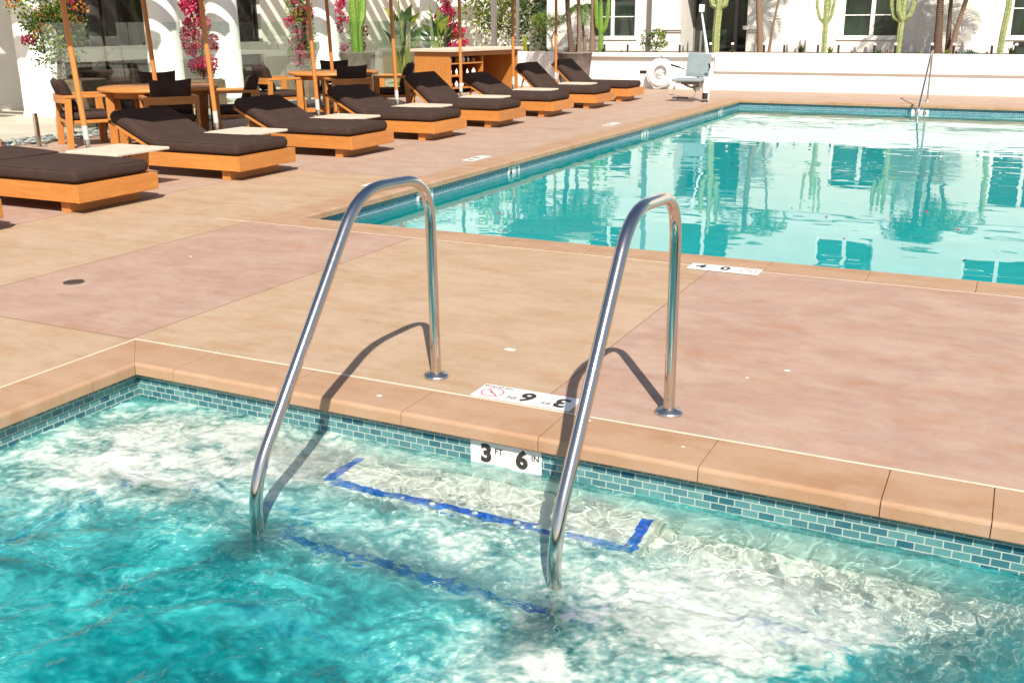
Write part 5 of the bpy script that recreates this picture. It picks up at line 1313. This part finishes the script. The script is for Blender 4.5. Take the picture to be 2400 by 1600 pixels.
boug((-13.8, 14.85, 0.5), 'tall narrow magenta bougainvillea in front of the first white columns', [(0, 0, 0.8, 0.12, 0.3, 0.7, 200), (0, 0.05, 0.1, 0.2, 0.25, 0.1, 80)], [(0, -0.05, 1.35, 0.12, 0.28, 0.20, 900), (0, -0.2, 0.78, 0.1, 0.17, 0.30, 900), (0, 0.12, 1.0, 0.08, 0.2, 0.12, 340), (0, 0.35, 0.65, 0.08, 0.12, 0.16, 340), (0, 0.1, 0.25, 0.12, 0.36, 0.16, 800), (0, -0.05, 1.8, 0.12, 0.25, 0.3, 300)], 52)
pot((-13.8, 17.95, 0), 0.60, 0.55, 'low brown planter behind the farther dining table')
boug((-13.8, 17.9, 0.55), 'leafy magenta bougainvillea in front of the striped shaded wall', [(0, 0.05, 0.5, 0.2, 0.38, 0.5, 1300), (0, 0, 1.2, 0.2, 0.35, 0.4, 900)], [(0, -0.1, 0.95, 0.1, 0.35, 0.14, 700), (0, 0.15, 1.15, 0.1, 0.28, 0.12, 500), (0, 0.1, 0.3, 0.12, 0.36, 0.22, 500), (0, 0.05, 0.65, 0.15, 0.35, 0.2, 500), (0, 0, 1.6, 0.15, 0.35, 0.3, 300)], 53, ('leaf_mid', 'leaf_yel', 'leaf_dark'))
pot((-13.65, 19.75, 0), 0.80, 0.87, 'large rounded grey brown pot holding a tall cactus left of the bar', True, 'terracotta')
cactus((-13.65, 19.75, 0.82), [([(0, -0.08, 0), (0, -0.08, 0.5), (0.0, -0.12, 1.6)], 0.085), ([(0, 0.10, 0), (0, 0.09, 0.55), (0.02, 0.22, 0.8), (0.03, 0.32, 1.5)], 0.085), ([(0, 0.0, 0.5), (0.0, 0.03, 0.8), (0, 0.05, 1.6)], 0.06)], 'green two stemmed cactus in the rounded pot left of the bar', 'cactus', 6)
boug((-14.1, 20.15, 0.0), 'sparse red bougainvillea behind the potted cactus', [(0, 0, 1.2, 0.1, 0.4, 0.6, 60)], [(0, -0.3, 1.65, 0.1, 0.16, 0.35, 420), (0, 0.45, 1.35, 0.1, 0.14, 0.32, 300), (0, -0.25, 1.0, 0.06, 0.16, 0.08, 60), (0, 0.4, 0.95, 0.08, 0.16, 0.1, 90)], 54, fs=0.06)
pot((-13.9, 24.4, 0), 0.7, 0.6, 'planter box behind the bar counter under the crimson vine')
boug((-13.9, 24.4, 0.6), 'bright crimson bougainvillea behind the left end of the bar counter', [(0, 0.2, 0.7, 0.2, 0.6, 0.5, 150)], [(0, -0.1, 1.0, 0.15, 0.35, 0.35, 620), (0, 0.5, 0.55, 0.15, 0.3, 0.22, 300), (0, 0.2, 0.35, 0.15, 0.75, 0.12, 420), (0, -0.6, 0.9, 0.08, 0.25, 0.15, 90), (0, 0.1, 0.75, 0.15, 0.45, 0.25, 320), (0, -0.2, 1.5, 0.1, 0.2, 0.2, 100)], 55, fs=0.075)
# dark patio sofa behind the glass
root = empty('patio_sofa', (-13.4, 12.55, 0), 0, 'dark patio sofa seen through the glass behind the nearest round table', 'sofa')
b = MB(); b.box((-0.45, -0.75, 0.12), (0.45, 0.75, 0.42)); b.build('base', 'bronze', root, 0.03)
b = MB(); b.prism([(-0.75, 0.42), (0.75, 0.42), (0.62, 0.78), (-0.62, 0.78)], -0.45, -0.2, Matrix(((0, 0, 1, 0), (1, 0, 0, 0), (0, 1, 0, 0), (0, 0, 0, 1)))); b.build('backrest', 'fabric', root, 0.04, 3)
for y in (-0.37, 0.37):
    b = MB(); b.box((-0.18, y - 0.36, 0.422), (0.44, y + 0.36, 0.54)); b.build('seat_cushion', 'fabric', root, 0.03, 3)

# things floating on the main pool
rng = random.Random(8)
for k, (x, y) in enumerate([(-4.1, 8.0), (-3.7, 7.3), (-3.2, 7.9), (-2.7, 7.15), (-2.3, 7.6), (-1.9, 8.4), (-2.1, 7.05), (-1.4, 9.0), (-1.1, 8.1), (-0.6, 9.6), (-0.3, 8.9), (-0.9, 10.8), (-4.3, 12.9), (-2.6, 9.4), (-1.75, 9.3), (-3.5, 8.7), (-0.2, 7.7)]):
    b = MB(); leaf(b, (0, 0, 0.004), (math.cos(k), math.sin(k), 0.05), rng.uniform(0.025, 0.05), 0.022, rng, 0.5)
    o = b.build('petal', 'petal_red'); o.location = (x, y, ZP); tag(o, 'small red petal floating on the turquoise pool water', 'petal', 'red petals floating on the pool')
for x, y, n, lb in ((-2.16, 6.72, 26, 'green leaves floating at the pool edge left of the 4 0 tiles'), (-1.02, 6.72, 34, 'raft of green leaves floating beside the pool coping, right one'), (-1.75, 6.95, 6, 'few stray green leaves floating between the two leaf rafts')):
    b = MB()
    for _ in range(n): leaf(b, (rng.uniform(-.16, .16), rng.uniform(-.05, .05), 0.006), (rng.uniform(-1, 1), rng.uniform(-1, 1), 0.1), rng.uniform(0.02, 0.05), 0.02, rng, 0.4)
    o = b.build('leaf_raft', 'leaf_float'); o.location = (x, y, ZP); tag(o, lb, 'leaves', kind='stuff')
